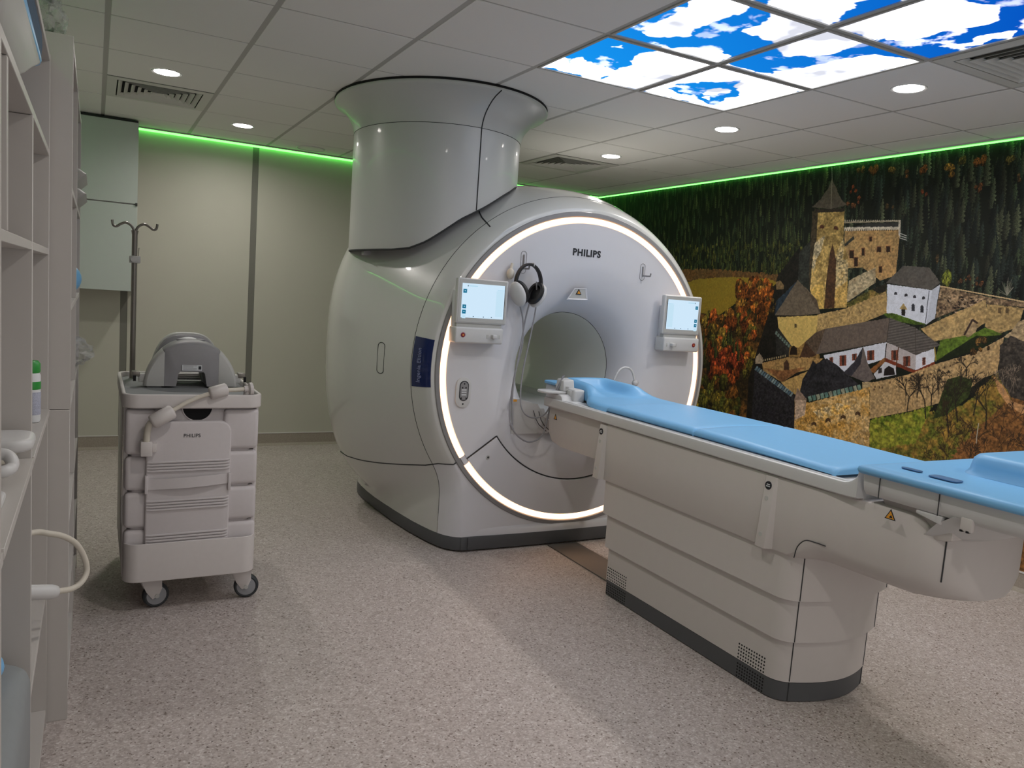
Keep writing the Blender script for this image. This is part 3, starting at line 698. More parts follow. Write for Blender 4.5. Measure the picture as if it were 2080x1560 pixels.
# corner seams of the column end cover
for o, z0, z1 in ((0, .004, .078), (.002, .082, .242), (.018, .243, .407), (.036, .408, .570)):
    for k in (9, 26):
        p = tplan(o)[k]; MB().tube([(p[0], p[1], z0), (p[0], p[1], z1)], .0022, 6).build('column_seam', M['gap'], tb)
# ventilation perforations on the long side (plinth and first shell), joined as one part per patch
def perfs(ya, yb, zr, x, name):
    m = MB(); n = 11
    for r, z in enumerate(zr):
        for k in range(n):
            y = ya+(yb-ya)*(k+.5)/n
            m.lathe([(.0003, -.0004), (.0038, -.0004), (.0038, .0004)], (x, y, z), 'x', 8)
    o = m.build(name, M['dkhole'], tb); o['kind'] = 'stuff'
for ya, yb in ((-.385, -.545), (-1.275, -1.42)):
    perfs(ya, yb, [.086+.0135*k for k in range(5)], -.2022, 'vent_holes')
    perfs(ya, yb, [.010+.0125*k for k in range(5)], -.2002, 'vent_holes')
# upper body: loft of sections along the table; overhanging nose at the foot end
def bodysec(y, xl, xr, zb, zt, ch, r=.012):
    return [(xl, y, zt-r), (xl+r*.3, y, zt-r*.3), (xl+r, y, zt), (xr-r, y, zt), (xr-r*.3, y, zt-r*.3), (xr, y, zt-r), (xr, y, zb+ch*1.0), (xr-ch*.45, y, zb+ch*.35), (xr-ch, y, zb), (xl+ch, y, zb), (xl+ch*.45, y, zb+ch*.35), (xl, y, zb+ch*1.0)]
secs = []
XBL, XBR = -.250, .350
for y, zb_, zt, ch in ((-.345, .572, .845, .004), (-.36, .572, .845, .004), (-.9, .572, .845, .004), (-1.40, .572, .845, .004), (-1.50, .572, .845, .008), (-1.55, .576, .845, .03), (-1.585, .582, .845, .055), (-1.62, .584, .845, .07), (-1.67, .582, .845, .075), (-1.74, .580, .845, .075), (-1.84, .578, .845, .075), (-1.92, .578, .845, .075), (-1.945, .578, .841, .075), (-1.965, .578, .832, .075), (-1.98, .578, .820, .075), (-2.0, .578, .806, .075), (-2.025, .579, .796, .075), (-2.05, .580, .791, .075)):
    k = min(1, max(0, (-1.58-y)/.36)); k = k*k*(3-2*k)
    secs.append(bodysec(y, XBL+.035*k, XBR-.075*k, zb_, zt, ch))
    if y <= -1.92: break
yN, rN, cN, hN, pN = -1.92, .155, .030, .245, .75
ZTN = [(-1.92, .845), (-1.945, .841), (-1.965, .832), (-1.98, .820), (-2.0, .806), (-2.02, .796), (-2.045, .791), (-2.2, .791)]
for t in np.linspace(.05, .985, 16):
    a = t*PI/2; w = math.cos(a)**pN; y = yN-rN*math.sin(a)
    zt = float(np.interp(-y, [-q[0] for q in ZTN], [q[1] for q in ZTN]))
    secs.append(bodysec(y, cN-hN*w, cN+hN*w, .578+.02*math.sin(a), zt, min(.075*w+.008, .8*hN*w), .010*w))
MB().loft(secs, True, True, True).build('upper_body', M['table'], tb, ang=42)
# nose seam and waist line
_a = min(np.linspace(.05, 1.5, 200), key=lambda q: abs(at_y(1921, 1112, yN-rN*math.sin(q))[0]-(cN-hN*math.cos(q)**pN)))
sm = [(cN-hN*math.cos(_a)**pN-.0008, yN-rN*math.sin(_a)-.0008, z) for z in np.linspace(.655, .786, 6)]
MB().tube(sm, .0022, 6).build('body_seam', M['gap'], tb)
MB().tube(spline([(XBL-.0005, -1.535, .577), (XBL-.0005, -1.545, .62), (XBL-.0005, -1.575, .652), (XBL-.0005, -1.62, .658), (XBL-.0005, -1.66, .659)], 6), .0018, 6).build('body_seam', M['gap'], tb)
# side brackets with round stickers
def bracket(y, lab):
    x = XBL; w = .052
    b = MB().add([(x, y+w/2, .838), (x, y-w/2, .838), (x, y-w/2-.006, .838), (x, y+w/2, .574), (x, y-w/2, .574), (x, y-w/2-.012, .574),
                  (x-.004, y+w/2-.004, .838), (x-.006, y-w/2, .838), (x-.026, y+w/2-.003, .574), (x-.028, y-w/2+.002, .574)],
                 [(6, 8, 9, 7), (7, 9, 5, 2), (0, 3, 8, 6), (8, 3, 4, 5, 9), (0, 6, 7, 2, 1)]).build('bracket', M['table'], tb, .002, 2)
    def disc(z, r, mat, name, dx):
        xx = x-.005-.022*(.838-z)/.264-dx
        return MB().lathe([(.0003, -.0012), (r, -.0012), (r, .002)], (xx, y+.003, z), 'x', 20).build(name, mat, b)
    d = disc(.803, .0155, M['ink'], 'sticker', .0008)
    xx = x-.005-.022*(.838-.803)/.264-.0034
    for dz, a, c in ((.004, -.008, .006), (-.003, -.009, .009)): box('sticker_print', M['label'], b, xx, xx+.002, y+.003+a, y+.003+c, .803+dz-.0018, .803+dz+.0018)
    disc(.755, .0085, M['ltgrey'], 'screw_cap', 0); disc(.622, .0085, M['ltgrey'], 'screw_cap', 0)
bracket(-.318, ''); bracket(-1.395, '')
# bridge beam between column and scanner
bm_ = [(y, z) for y, z in ((-.34, .842), (-.34, .648), (.10, .640), (.19, .655), (.232, .70), (.238, .765), (.236, .842))]
MB().prism(bm_, 'x', -.226, .326).build('bridge_beam', M['table'], tb, .006)
tri = [(.185, .778), (.150, .778), (.1675, .810)]
MB().prism(tri, 'x', -.2274, -.2262).build('warning_triangle', M['ink'], tb)
MB().prism([(.178, .782), (.157, .782), (.1675, .802)], 'x', -.2280, -.2268).build('warning_triangle_fill', M['orange'], tb)
w = at_x(1809, 1047, XBL)
MB().prism([(w[1]+.019, w[2]-.013), (w[1]-.019, w[2]-.013), (w[1], w[2]+.020)], 'x', XBL-.0012, XBL).build('warning_triangle', M['ink'], tb)
MB().prism([(w[1]+.014, w[2]-.010), (w[1]-.014, w[2]-.010), (w[1], w[2]+.014)], 'x', XBL-.0018, XBL-.0006).build('warning_triangle_fill', M['orange'], tb)
MB().prism([(w[1]+.004, w[2]-.007), (w[1]-.009, w[2]-.007), (w[1]-.003, w[2]+.002)], 'x', XBL-.0022, XBL-.0012).build('warning_mark', M['ink'], tb)
# table top board and side rails with a groove
box('top_board', M['tablew'], tb, -.222, .322, -1.76, .30, .842, .886, .004)
for s in (-1, 1):
    X = lambda v: .05+s*v
    sec = [(.302, .846), (.312, .852), (.314, .884), (.311, .893), (.304, .896), (.302, .891), (.294, .891), (.292, .896), (.272, .896), (.262, .890), (.262, .846)]
    ys = [.24, -1.70]
    rings = [[(X(a), y, z) for a, z in sec] for y in ys]
    for t in np.linspace(.15, 1, 6):                 # upturned end
        y = -1.70-.062*math.sin(t*PI/2); dz = .050*(1-math.cos(t*PI/2))
        rings.append([(X(a), y, z+(dz if z > .86 else dz*.1)) for a, z in sec])
    MB().loft(rings, True, True, True).build('side_rail', M['tablew'], tb, ang=35)
# head end: moulded white block with coil sockets and a small side tray
hb = [(.255, .842), (.248, .905), (.205, .922), (.165, .896), (.12, .889), (.08, .886)]
for s in (-1, 1):
    X = lambda v: .05+s*v
    m = MB(); rings = []
    for v, dz in ((.300, -.004), (.290, 0), (.20, .0), (.19, -.004)):
        rings.append([(X(v), y, z+dz) for y, z in ((.262, .846), (.262, .868), (.248, .905), (.222, .924), (.10, .924), (.085, .915), (.075, .895), (.02, .890), (.02, .846))])
    m.loft(rings, True, True, True).build('head_end_cheek', M['tablew'], tb, .002, ang=40)
box('socket_block', M['tablew'], tb, -.19, -.118, .06, .36, .886, .955, .012, 3)
for k in range(3): box('socket_rib', M['white'], tb, -.196+.0, -.186, .085+.055*k, .125+.055*k, .905, .948, .004)
MB().tube([(-.196, .26, .962), (-.196, .10, .962)], .006, 8).build('socket_edge', M['white'], tb)
arm = rrect(-.335, -.165, .12, .235, .05, 8)
MB().prism(arm, 'z', .926, .938).build('side_tray', M['white'], tb, .004)
MB().loft([[(-.215+.0, y, z) for y, z in ((.215, .938), (.125, .938), (.135, .995), (.200, 1.0))], [(-.150, y, z) for y, z in ((.225, .938), (.115, .938), (.130, 1.0), (.205, 1.005))]], True, True, True).build('tray_post', M['white'], tb, .006, 3)
box('tray_slot', M['dkhole'], tb, -.1502, -.147, .128, .162, .946, .953)
MB().prism([(x, y) for x, y in rrect(-.205, -.118, .22, .37, .03)], 'z', .956, .972).build('far_head_pad', M['blue'], tb, .005)
# white hose loop on the far side with a ball end
MB().tube(spline([P(1247, 772, .34), P(1256, 755, .34), P(1266, 747, .34), P(1278, 748, .34), P(1285, 757, .34), P(1289, 772, .33)], 8), [.006]*8*5+[.007], 10).build('hose_loop', M['white'], tb)
MB().ball(P(1290, 778, .33), .020, .020, .020, 16, 10).build('loop_knob', M['white'], tb)
# foot end: white tray hull hanging under the blue foot cushion
def nose_plan(xl, xr, y0, y1, p=2.6, n=26):
    c = (xl+xr)/2; h = (xr-xl)/2; L = h*1.05; pts = [(xl, y0)]
    for t in np.linspace(0, PI, n):
        cx, sx = math.cos(t), math.sin(t)
        pts.append((c-h*math.copysign(abs(cx)**(2/p), cx), (y1+L)-L*sx**(2/p)))
    return pts+[(xr, y0)]
hull = []
for z, sh, y1 in ((.9385, 0, -2.50), (.905, .004, -2.495), (.885, .010, -2.48), (.870, .022, -2.45), (.866, .04, -2.42)):
    hull.append([(x, y, z) for x, y in nose_plan(-.258+sh, .358-sh, -1.778, y1)])
MB().loft(hull, True, True, True).build('foot_tray_hull', M['tablew'], tb, ang=50)
cup = []
for z, h_, c_, y_, r_ in ((.880, .310, .05, -1.98, .33), (.862, .302, .05, -1.965, .29), (.845, .290, .046, -1.95, .25), (.825, .272, .040, -1.94, .21), (.805, .255, .034, -1.93, .178), (.789, .243, .030, -1.92, .154)):
    q = [(c_-h_*math.cos(a)**pN, y_-r_*math.sin(a)) for a in np.linspace(.30, PI/2, 14)]
    q += [(2*c_-x, y) for x, y in q[-2::-1]]
    cup.append([(x, y, z) for x, y in q])
MB().loft(cup, True, True, True).build('nose_cup', M['tablew'], tb, ang=60)
MB().prism([(-1.80, .868), (-1.82, .83), (-2.0, .78), (-2.05, .79), (-2.05, .868)], 'x', -.195, .255).build('carriage_block', M['table'], tb, .01)
MB().prism([(-1.955, .868), (-1.955, .858), (-2.035, .842), (-2.04, .868)], 'x', -.240, .300).build('latch_cover', M['tablew'], tb, .004)
for y in (-1.838, -2.035): MB().tube([(-.2575, y, .872), (-.2590, y, .937)], .0016, 6).build('hull_seam', M['gap'], tb)
box('release_catch', M['table'], tb, -.252, -.235, -2.135, -2.100, .848, .888, .004)
for dy in (0, .018): box('catch_slot', M['dkhole'], tb, -.253, -.24, -2.128+dy, -2.120+dy, .846, .852)
# ------------------------------------------------------------------ blue mattress with moulded head rest
mt = empty('table_mattress', (.05, -.8, .893), 'long light blue mattress with raised head rest lying on the patient table', 'mattress')
def matsec(y, hw, zt, zb=.890, crown=.010, n=15, left_up=0, right_up=0, dip=0):
    """cross section, left to right over the top then back along the bottom"""
    top = []
    for k in range(n):
        u = -1+2*k/(n-1); x = .05+hw*u
        e = abs(u); z = zt+crown*(1-u*u)
        z += (left_up if u < 0 else right_up)*max(0, (e-.42)/.58)**1.5*2.0*min(1, (1-e)/.10+.55) - dip*max(0, 1-(e/.55)**2)
        if e > .94: z -= .010*((e-.94)/.06)**2
        top.append((x, y, z))
    side = [(.05+hw+.003, y, zt-.020), (.05+hw-.004, y, zb)]
    ls = [(.05-hw+.004, y, zb), (.05-hw-.003, y, zt-.020)]
    return top+side+ls
def prof(tab, y):
    ys = [t[0] for t in tab][::-1]
    return [float(np.interp(y, ys, [t[k] for t in tab][::-1])) for k in range(1, len(tab[0]))]
tabh = [(.315, .140, .985, 0, 0, 0), (.306, .150, .992, 0, 0, 0), (.29, .155, .992, 0, 0, .004), (.265, .157, .990, .0, .0, .030), (.22, .158, .988, .0, .0, .052), (.15, .160, .987, .0, .0, .060), (.08, .163, .985, -.004, .0, .058),
        (.03, .172, .977, -.014, .004, .050), (-.005, .190, .955, -.012, .006, .032), (-.04, .220, .938, -.006, .003, .016), (-.09, .248, .930, -.002, 0, .006), (-.14, .264, .927, 0, 0, .002), (-.20, .272, .925, 0, 0, 0), (-.27, .274, .925, .0, 0, 0), (-.29, .274, .926, 0, 0, 0)]
def headsec(y, hw, zt, lu, ru, dp, n=33):
    top = []
    for k in range(n):
        u = -1+2*k/(n-1); e = abs(u); s_ = min(1, max(0, (e-.35)/.42)); s_ = s_*s_*(3-2*s_)
        z = zt-dp*(1-s_)+(lu if u < 0 else ru)*s_+.006*(1-u*u)
        if e > .88: z -= .014*((e-.88)/.12)**2
        top.append((.05+hw*u, y, z))
    return top+[(.05+hw+.004, y, zt-.030), (.05+hw+.001, y, .900), (.05+hw-.006, y, .897), (.05-hw+.006, y, .897), (.05-hw-.001, y, .900), (.05-hw-.004, y, zt-.030)]
secs = []
for y in list(np.linspace(.315, -.30, 44)):
    secs.append(headsec(y, *prof(tabh, y)))
MB().loft(secs, True, True, True).build('head_rest', M['blue'], mt, ang=60)
def pad(y0, y1, name, zoff=0):
    ys = [y0, y0-.004, y0-.014]+list(np.linspace(y0-.05, y1+.05, 6))+[y1+.014, y1+.004, y1]
    rings = []
    for k, y in enumerate(ys):
        e = [-.012, -.004, 0][k] if k < 3 else ([0, -.004, -.012][k-len(ys)+3] if k >= len(ys)-3 else 0)
        sag = .012*max(0, (-1.15-y)/.6)
        rings.append(matsec(y, .274, .928+e-sag, .898, .011, 31))
    return MB().loft(rings, True, True, True).build(name, M['blue'], mt, ang=60)
pad(-.296, -.93, 'mattress_section'); pad(-.926, -1.645, 'mattress_section')
# ------------------------------------------------------------------ blue foot cushion tray
ft = empty('foot_cushion', (.05, -2.1, .938), 'light blue moulded foot cushion with a raised block at the near end of the table', 'cushion')
rings = []
for z, sh in ((.939, .012), (.943, .002), (.953, -.003), (.962, .000), (.967, .010), (.967, .05), (.963, .09)):
    rings.append([(x, y, z) for x, y in nose_plan(-.280+sh, .378-sh, -1.772-sh*.5, -2.53+sh)])
MB().loft(rings, True, True, True).build('cushion_base', M['blue'], ft, ang=70)
blk = []
bp = nose_plan(.05, .372, -1.935, -2.50, 3.0)
for z, sh in ((.955, -.028), (.963, -.014), (.975, -.004), (.995, .0), (1.014, .004), (1.025, .014), (1.030, .03)):
    c = np.mean(bp, axis=0); q = []
    for x, y in rrect(.035+sh, .372-sh*.4, -2.49+sh, -1.915-sh, .06-max(-.02, sh)*.5, 6): q.append((x, y, z))
    blk.append(q)
MB().loft(blk, True, True, True).build('foot_block', M['blue'], ft, ang=70)
for (x0, x1, y0, y1) in ((-.160, -.135, -1.90, -1.83), (-.185, -.135, -2.03, -1.94)):
    MB().prism(rrect(x0, x1, y0, y1, .014), 'z', .9655, .9682).build('grip_slot', M['bluedk'], ft)
# ------------------------------------------------------------------ floor channel cover between scanner and table
fc = box('floor_channel_cover', M['plate'], None, -.095, .105, -.365, .360, 0.0, .006, .002, 1)
tag(fc, 'flat dark grey cable channel cover on the floor between scanner and table', 'cable cover')
# ------------------------------------------------------------------ TROLLEY
tr = empty('trolley', (-2.06, .42, 0), 'white medical trolley on grey casters with a railed top and an infusion pole', 'trolley')
TX0, TX1, TY0, TY1 = -2.336, -1.790, .030, .86
def rim(pl0, pl1, z0, z1, name, mat, b=.003):
    n = len(pl0); A = lambda p, z: [(x, y, z) for x, y in p]
    return MB().loft([A(pl0, z0+.006), [(x*1., y, z0) for x, y in pl0], A(pl1, z0), A(pl1, z1), A(pl0, z1), A(pl0, z0+.006)]).build(name, mat, tr, b, 3)
rim(rrect(TX0, TX1, TY0, TY1, .065, 8), rrect(TX0+.016, TX1-.016, TY0+.016, TY1-.016, .05, 8), .866, .924, 'top_rail', M['cart'], .006)
MB().prism(rrect(TX0+.014, TX1-.014, TY0+.014, TY1-.014, .05, 8), 'z', .876, .900).build('top_mat', M['mat'], tr, .002)
BX0, BX1 = TX0+.012, TX1-.010
rim(rrect(BX0, BX1, TY0-.010, TY1-.008, .06, 8), rrect(BX0+.006, BX1-.006, TY0-.004, TY1-.014, .056, 8), .142, .305, 'bottom_rail', M['cart'], .003)
MB().prism(rrect(BX0+.004, BX1-.004, TY0+.012, TY1-.012, .055, 8), 'z', .142, .156).build('bottom_tray', M['cart'], tr)
for x in (TX0+.018, TX1-.018):
    for y in (TY0+.075, TY1-.075): box('corner_post', M['cart'], tr, x-.009, x+.009, y-.016, y+.016, .15, .88, .003)
box('side_panel', M['cart'], tr, TX0+.010, TX0+.014, TY0+.30, TY1-.09, .16, .87)
for x, y, an in ((-2.205, .105, .2), (-1.835, .105, -.15), (-2.205, .77, .5), (-1.875, .77, -.3)):
    cs = MB(); c, s = math.cos(an), math.sin(an)
    def R(px, py, pz): return (x+px*c-py*s, y+px*s+py*c, pz)
    fk = MB()
    for sd in (-1, 1):
        pts = [(-.050, .143), (.030, .143), (.032, .085), (.018, .052), (-.006, .042), (-.030, .075), (-.048, .115)]
        k0 = [R(u+.0, sd*.020, z) for u, z in pts]; k1 = [R(u, sd*.024, z) for u, z in pts]
        fk.loft([k0, k1], True, True, True)
    fk.add([R(u, v, z) for z in (.128, .143) for v in (-.024, .024) for u in (-.05, .03)], [(0, 2, 3, 1), (4, 5, 7, 6), (0, 1, 5, 4), (2, 6, 7, 3), (0, 4, 6, 2), (1, 3, 7, 5)])
    f = fk.build('caster_fork', M['cart'], tr, .002, 2)
    def wheel(prof, name, mat, par):
        rings = [[R(.012+r*math.cos(a), h, .0535+r*math.sin(a)) for a in [2*PI*k/28 for k in range(28)]] for r, h in prof]
        return MB().loft(rings).build(name, mat, par)
    wheel([(.040, -.016), (.046, -.017), (.052, -.012), (.0535, 0), (.052, .012), (.046, .017), (.040, .016)], 'tyre', M['tyre'], f)
    wheel([(.0005, -.0165), (.030, -.0172), (.041, -.0155), (.041, .0155), (.030, .0172), (.0005, .0165)], 'hub', M['hub'], f)
    wheel([(.0005, -.027), (.009, -.027), (.009, .027), (.0005, .027)], 'axle_bolt', M['ltgrey'], f)
# infusion pole at the rear left corner
px_, py_ = -2.272, .765
pole = MB().tube([(px_, py_, .90), (px_, py_, 1.585), (px_, py_, 1.605)], [.0125, .0125, .016], 14).build('infusion_pole', M['steel'], tr)
for s in (-1, 1):
    MB().tube(spline([(px_, py_, 1.595), (px_+s*.014, py_, 1.624), (px_+s*.038, py_, 1.638), (px_+s*.060, py_, 1.630), (px_+s*.078, py_, 1.617), (px_+s*.092, py_, 1.622), (px_+s*.0965, py_, 1.645)], 6), .0058, 8).build('pole_hook', M['steel'], pole)
MB().box(px_-.022, px_+.026, py_-.02, py_+.02, 1.452, 1.486).build('pole_clamp', M['ltgrey'], pole, .004)
MB().tube([(px_-.006, py_-.02, 1.469), (px_-.006, py_-.036, 1.469)], .012, 12).build('clamp_knob', M['ltgrey'], pole)
MB().tube([(px_+.016, py_, 1.484), (px_+.019, py_, 1.525)], .0018, 6).build('clamp_pin', M['steel'], pole)
# ------------------------------------------------------------------ arched grey coil on the trolley
co = empty('arched_coil', (-2.04, .52, .905), 'grey and white arched coil lying on the trolley top, with a handle opening', 'coil')
CX, CZ = -2.040, .908
def arch(W, H, xa, xb, p=2.35, n=22, notch=False):
    pts = []
    for k in range(n+1):
        x = xa+(xb-xa)*k/n; u = min(.9995, abs(x)/W)
        pts.append((CX+x, CZ+H*(1-u**p)**(1/1.75)))
    if xb > W*.985: pts[-1] = (CX+xb, CZ)
    if xa < -W*.985: pts[0] = (CX+xa, CZ)
    low = [(CX+xb, CZ), (CX+xa, CZ)]
    if notch: low = [(CX+xb, CZ), (CX+.066, CZ), (CX+.056, CZ+.060), (CX+.050, CZ+.066), (CX-.050, CZ+.066), (CX-.056, CZ+.060), (CX-.066, CZ), (CX+xa, CZ)]
    return pts, low
stn = [(.418, .188, .188), (.424, .196, .198), (.436, .201, .205), (.47, .200, .211), (.51, .190, .213), (.54, .178, .208)]
def coilpart(fa, fb, name, mat, notch=False, shrink=0):
    rings = []
    for y, W, H in stn:
        pts, low = arch(W, H, fa*W, fb*W, notch=notch)
        rings.append([(x, y, z) for x, z in pts+low])
    return MB().loft(rings, True, True, True).build(name, mat, co, .002 if not notch else 0, 2, ang=50)
coilpart(-.61, .61, 'centre_shell', M['grey'], True)
coilpart(-1, -.615, 'side_shell', M['ltgrey']); coilpart(.615, 1, 'side_shell', M['ltgrey'])
def ringarch(stn2, name, mat):
    rings = []
    for y, W, H, p in stn2:
        pts, low = arch(W, H, -W, W, p, notch=True); rings.append([(x, y, z) for x, z in pts+low])
    return MB().loft(rings, True, True, True).build(name, mat, co, ang=55)
ringarch([(.538, .120, .205, 2.2), (.56, .118, .216, 2.2), (.60, .125, .214, 2.2), (.63, .14, .20, 2.2)], 'coil_neck', M['label'])
ringarch([(.628, .146, .206, 3.2), (.634, .158, .219, 3.2), (.650, .160, .222, 3.2)], 'rear_arch_face', M['grey'])
ringarch([(.650, .162, .228, 3.2), (.658, .165, .232, 3.2), (.70, .163, .230, 3.2), (.71, .158, .224, 3.2)], 'rear_arch', M['ltgrey'])
gp = MB()
for dx in (-.035, 0, .035): gp.ball((CX+dx, .49, CZ+.2085), .030, .014, .006, 12, 8)
gp.build('grip_hollow', M['grey'], co)
lb = box('type_label', M['label'], co, CX-.042, CX+.042, .4135, .4185, CZ+.073, CZ+.098)
for z in (.078, .084, .090, .0955): box('label_print', M['grey'], lb, CX-.038, CX+(.02 if z != .090 else .005), .4130, .4140, CZ+z-.001, CZ+z+.001)
box('label_print', M['ink'], lb, CX+.027, CX+.039, .4130, .4140, CZ+.079, CZ+.094)
for s in (-1, 1):
    box('foot', M['grey'], co, CX+s*.155-.03, CX+s*.155+.03, .43, .53, CZ-.008, CZ+.006, .002)
    k = box('latch', M['ltgrey'], co, CX+s*.20-.018, CX+s*.20+.018, .44, .50, CZ+.014, CZ+.052, .004)
    box('latch_lever', M['steel'], k, CX+s*.226-.020, CX+s*.226+.012, .435, .49, CZ+.040, CZ+.062, .003)
    box('latch_slot', M['dkhole'], k, CX+s*.236-.006, CX+s*.236+.006, .433, .437, CZ+.020, CZ+.045)
for z in (.012, .026, .040): MB().tube([(CX-.10, .66+z, CZ+z*.5), (CX+.10, .66+z, CZ+z*.5)], .007, 8).build('rear_bar', M['cart'], co)
# ------------------------------------------------------------------ folded body coil standing in the lower tray
bc = empty('body_coil', (-2.07, .10, .156), 'folded white body coil with padded blocks standing in the lower tray of the trolley', 'coil')
YF0 = .052
def padblk(x0, x1, z0, z1, y0=YF0, y1=.16, name='padded_block'): return box(name, M['pad'], bc, x0, x1, y0, y1, z0, z1, .018, 3)
for z0, z1 in ((.672, .862), (.522, .662), (.364, .513), (.160, .355)): padblk(-2.322, -2.210, z0, z1)
for z0, z1 in ((.686, .862), (.530, .676), (.374, .520), (.160, .364)): padblk(-1.945, -1.802, z0, z1)
padblk(-2.30, -1.83, .16, .868, .075, .19, 'backing_pad')
MB().prism([(x, z) for x, z in rrect(-2.245, -1.916, .158, .812, .05, 8)], 'y', .036, .10).build('front_panel', M['pad'], bc, .008, 3)
for zc in (.625, .462, .318):
    for k in range(4): MB().tube([(-2.240, .037, zc-.018+.012*k), (-2.222, .032, zc-.019+.0122*k), (-1.938, .032, zc-.016+.0125*k), (-1.921, .037, zc-.014+.0125*k)], .0045, 6).build('panel_rib', M['pad'], bc)
st = []
for k in range(15):
    u = k/14; x = -2.238+u*.316; yy = .034-.020*math.sin(PI*u); z = .552+.014*u
    st.append([(x, yy, z-.022), (x, yy-.003, z-.022), (x, yy-.003, z+.022), (x, yy, z+.022)])
MB().loft(st, True, True, True).build('carry_strap', M['pad'], bc)
for x in (-2.242, -1.920): box('strap_loop', M['pad'], bc, x-.006, x+.006, .022, .040, .515, .590, .002)
text('lettering', 'PHILIPS', .021, M['gap'], bc, (-2.072, .0352, .752), (1, 0, 0), (0, 0, 1), .0006)
MB().lathe([(.0005, -.001), (.058, -.001), (.058, .004)], (-2.05, .0745, .868), 'y', 30, PI, 2*PI).build('grip_opening', M['dkhole'], bc)
MB().lathe([(.058, -.004), (.062, -.004), (.062, .004), (.058, .004)], (-2.05, .0735, .868), 'y', 30, PI, 2*PI).build('grip_rim', M['pad'], bc)
cpts = [(-2.246, .012, .735), (-2.243, .008, .78), (-2.236, .000, .81), (-2.215, -.008, .825)]
MB().tube(spline(cpts, 8), .013, 10).build('coil_cable', M['cream'], bc)
MB().tube([(-2.150, .000, .866), (-2.10, .012, .895), (-2.05, .02, .917), (-2.005, .024, .932)], .009, 10).build('coil_cable', M['cream'], bc)
MB().tube([(-1.945, .035, .945), (-1.90, .05, .944), (-1.862, .06, .946)], .009, 10).build('coil_cable', M['cream'], bc)
def trap(a, b, r):
    a, b = Vector(a), Vector(b); d = (b-a)
    path = [a, a+d*.03, a+d*.10, a+d*.90, a+d*.97, b]; return MB().tube(path, [r*.5, r*.82, r, r, r*.82, r*.5], 18).build('cable_trap', M['cart'], bc, ang=50)
trap((-2.232, -.008, .815), (-2.148, .000, .864), .030); trap((-2.012, .024, .930), (-1.938, .034, .950), .027)
MB().tube([(-1.868, .06, .946), (-1.852, .062, .946), (-1.846, .062, .946), (-1.834, .064, .947)], [.014, .014, .028, .028], 14).build('cable_plug', M['cart'], bc)
MB().tube([(-1.852, .075, .905), (-1.848, .068, .945)], .018, 12).build('plug_base', M['cart'], bc)
box('connector_box', M['cart'], bc, -2.268, -2.224, -.004, .052, .676, .736, .005)
box('connector_tab', M['cart'], bc, -2.226, -2.206, .008, .052, .690, .728, .005)
# ------------------------------------------------------------------ WALL CABINET on the back wall
wc = empty('wall_cabinet', (-2.55, 3.27, 1.262), 'white two-door cabinet hung on the back wall above the trolley', 'cabinet')
box('carcass', M['shelf'], wc, -2.95, -2.168, 3.125, 3.435, 1.264, 2.488, .001, 1)
d1 = box('cabinet_door', M['cab'], wc, -2.95, -2.166, 3.105, 3.123, 1.262, 1.897, .0015, 1)
d2 = box('cabinet_door', M['cab'], wc, -2.95, -2.166, 3.105, 3.123, 1.906, 2.488, .0015, 1)
box('hinge', M['gap'], d2, -2.180, -2.166, 3.098, 3.125, 1.890, 1.912)
box('top_shadow_strip', M['gap'], wc, -2.95, -2.168, 3.13, 3.43, 2.489, 2.505)
# ------------------------------------------------------------------ SHELVING on the left
def shelving(name, lab, x0, x1, y0, y1, zt, shelves, uprights, th=.018, split=None):
    t = empty(name, ((x0+x1)/2, (y0+y1)/2, 0), lab, 'shelf')
    box('back_panel', M['shelf'], t, x0, x0+.006, y0, y1, .0, zt)
    for y in uprights:
        if isinstance(y, tuple): box('upright', M['shelf'], t, x0, x1, y[0]-th/2, y[0]+th/2, 0, y[1], .001, 1)
        elif split:
            box('upright', M['shelf'], t, x0, x1, y-th/2, y+th/2, 0, split-.001, .001, 1); box('upright', M['shelf'], t, x0, x1, y-th/2, y+th/2, split+.001, zt, .001, 1)
        else: box('upright', M['shelf'], t, x0, x1, y-th/2, y+th/2, 0, zt, .001, 1)
    up = sorted(y[0] if isinstance(y, tuple) else y for y in uprights)
    for a, b in zip(up[:-1], up[1:]):
        for z, xf in shelves: box('shelf_board', M['shelf'], t, x0+.006, xf, a+th/2*(z < 1.7), b-th/2*(z < 1.7 or b > -1), z-th/2, z+th/2, .001, 1)
    return t
s1 = shelving('open_shelving', 'tall white open shelving unit at the left edge, nearest the camera', -2.94, -2.554, -3.35, -.745, 2.0,
              [(.050, -2.555), (.985, -2.550), (1.452, -2.555), (1.730, -2.555), (1.990, -2.555)], [-3.34, -2.72, (-2.08, 1.72), (-1.435, 1.72), -.757])
for a, b, z in ((-1.426, -.766, .425), (-2.071, -1.444, .30), (-2.711, -2.089, .425), (-3.331, -2.729, .425)): box('shelf_board', M['shelf'], s1, -2.934, -2.556, a, b, z-.009, z+.009, .001, 1)
box('divider_board', M['shelf'], s1, -2.93, -2.556, -1.965, -1.947, 1.462, 1.720, .001, 1)
s2 = shelving('tall_bookcase', 'tall white bookcase behind the open shelving, its narrow end facing the camera', -2.94, -2.498, -.733, .70, 2.068,
              [(.06, -2.499), (.33, -2.499), (.62, -2.499), (.98, -2.499), (1.29, -2.499), (1.64, -2.499), (2.058, -2.499)], [-.724, -.02, .691], split=.986)
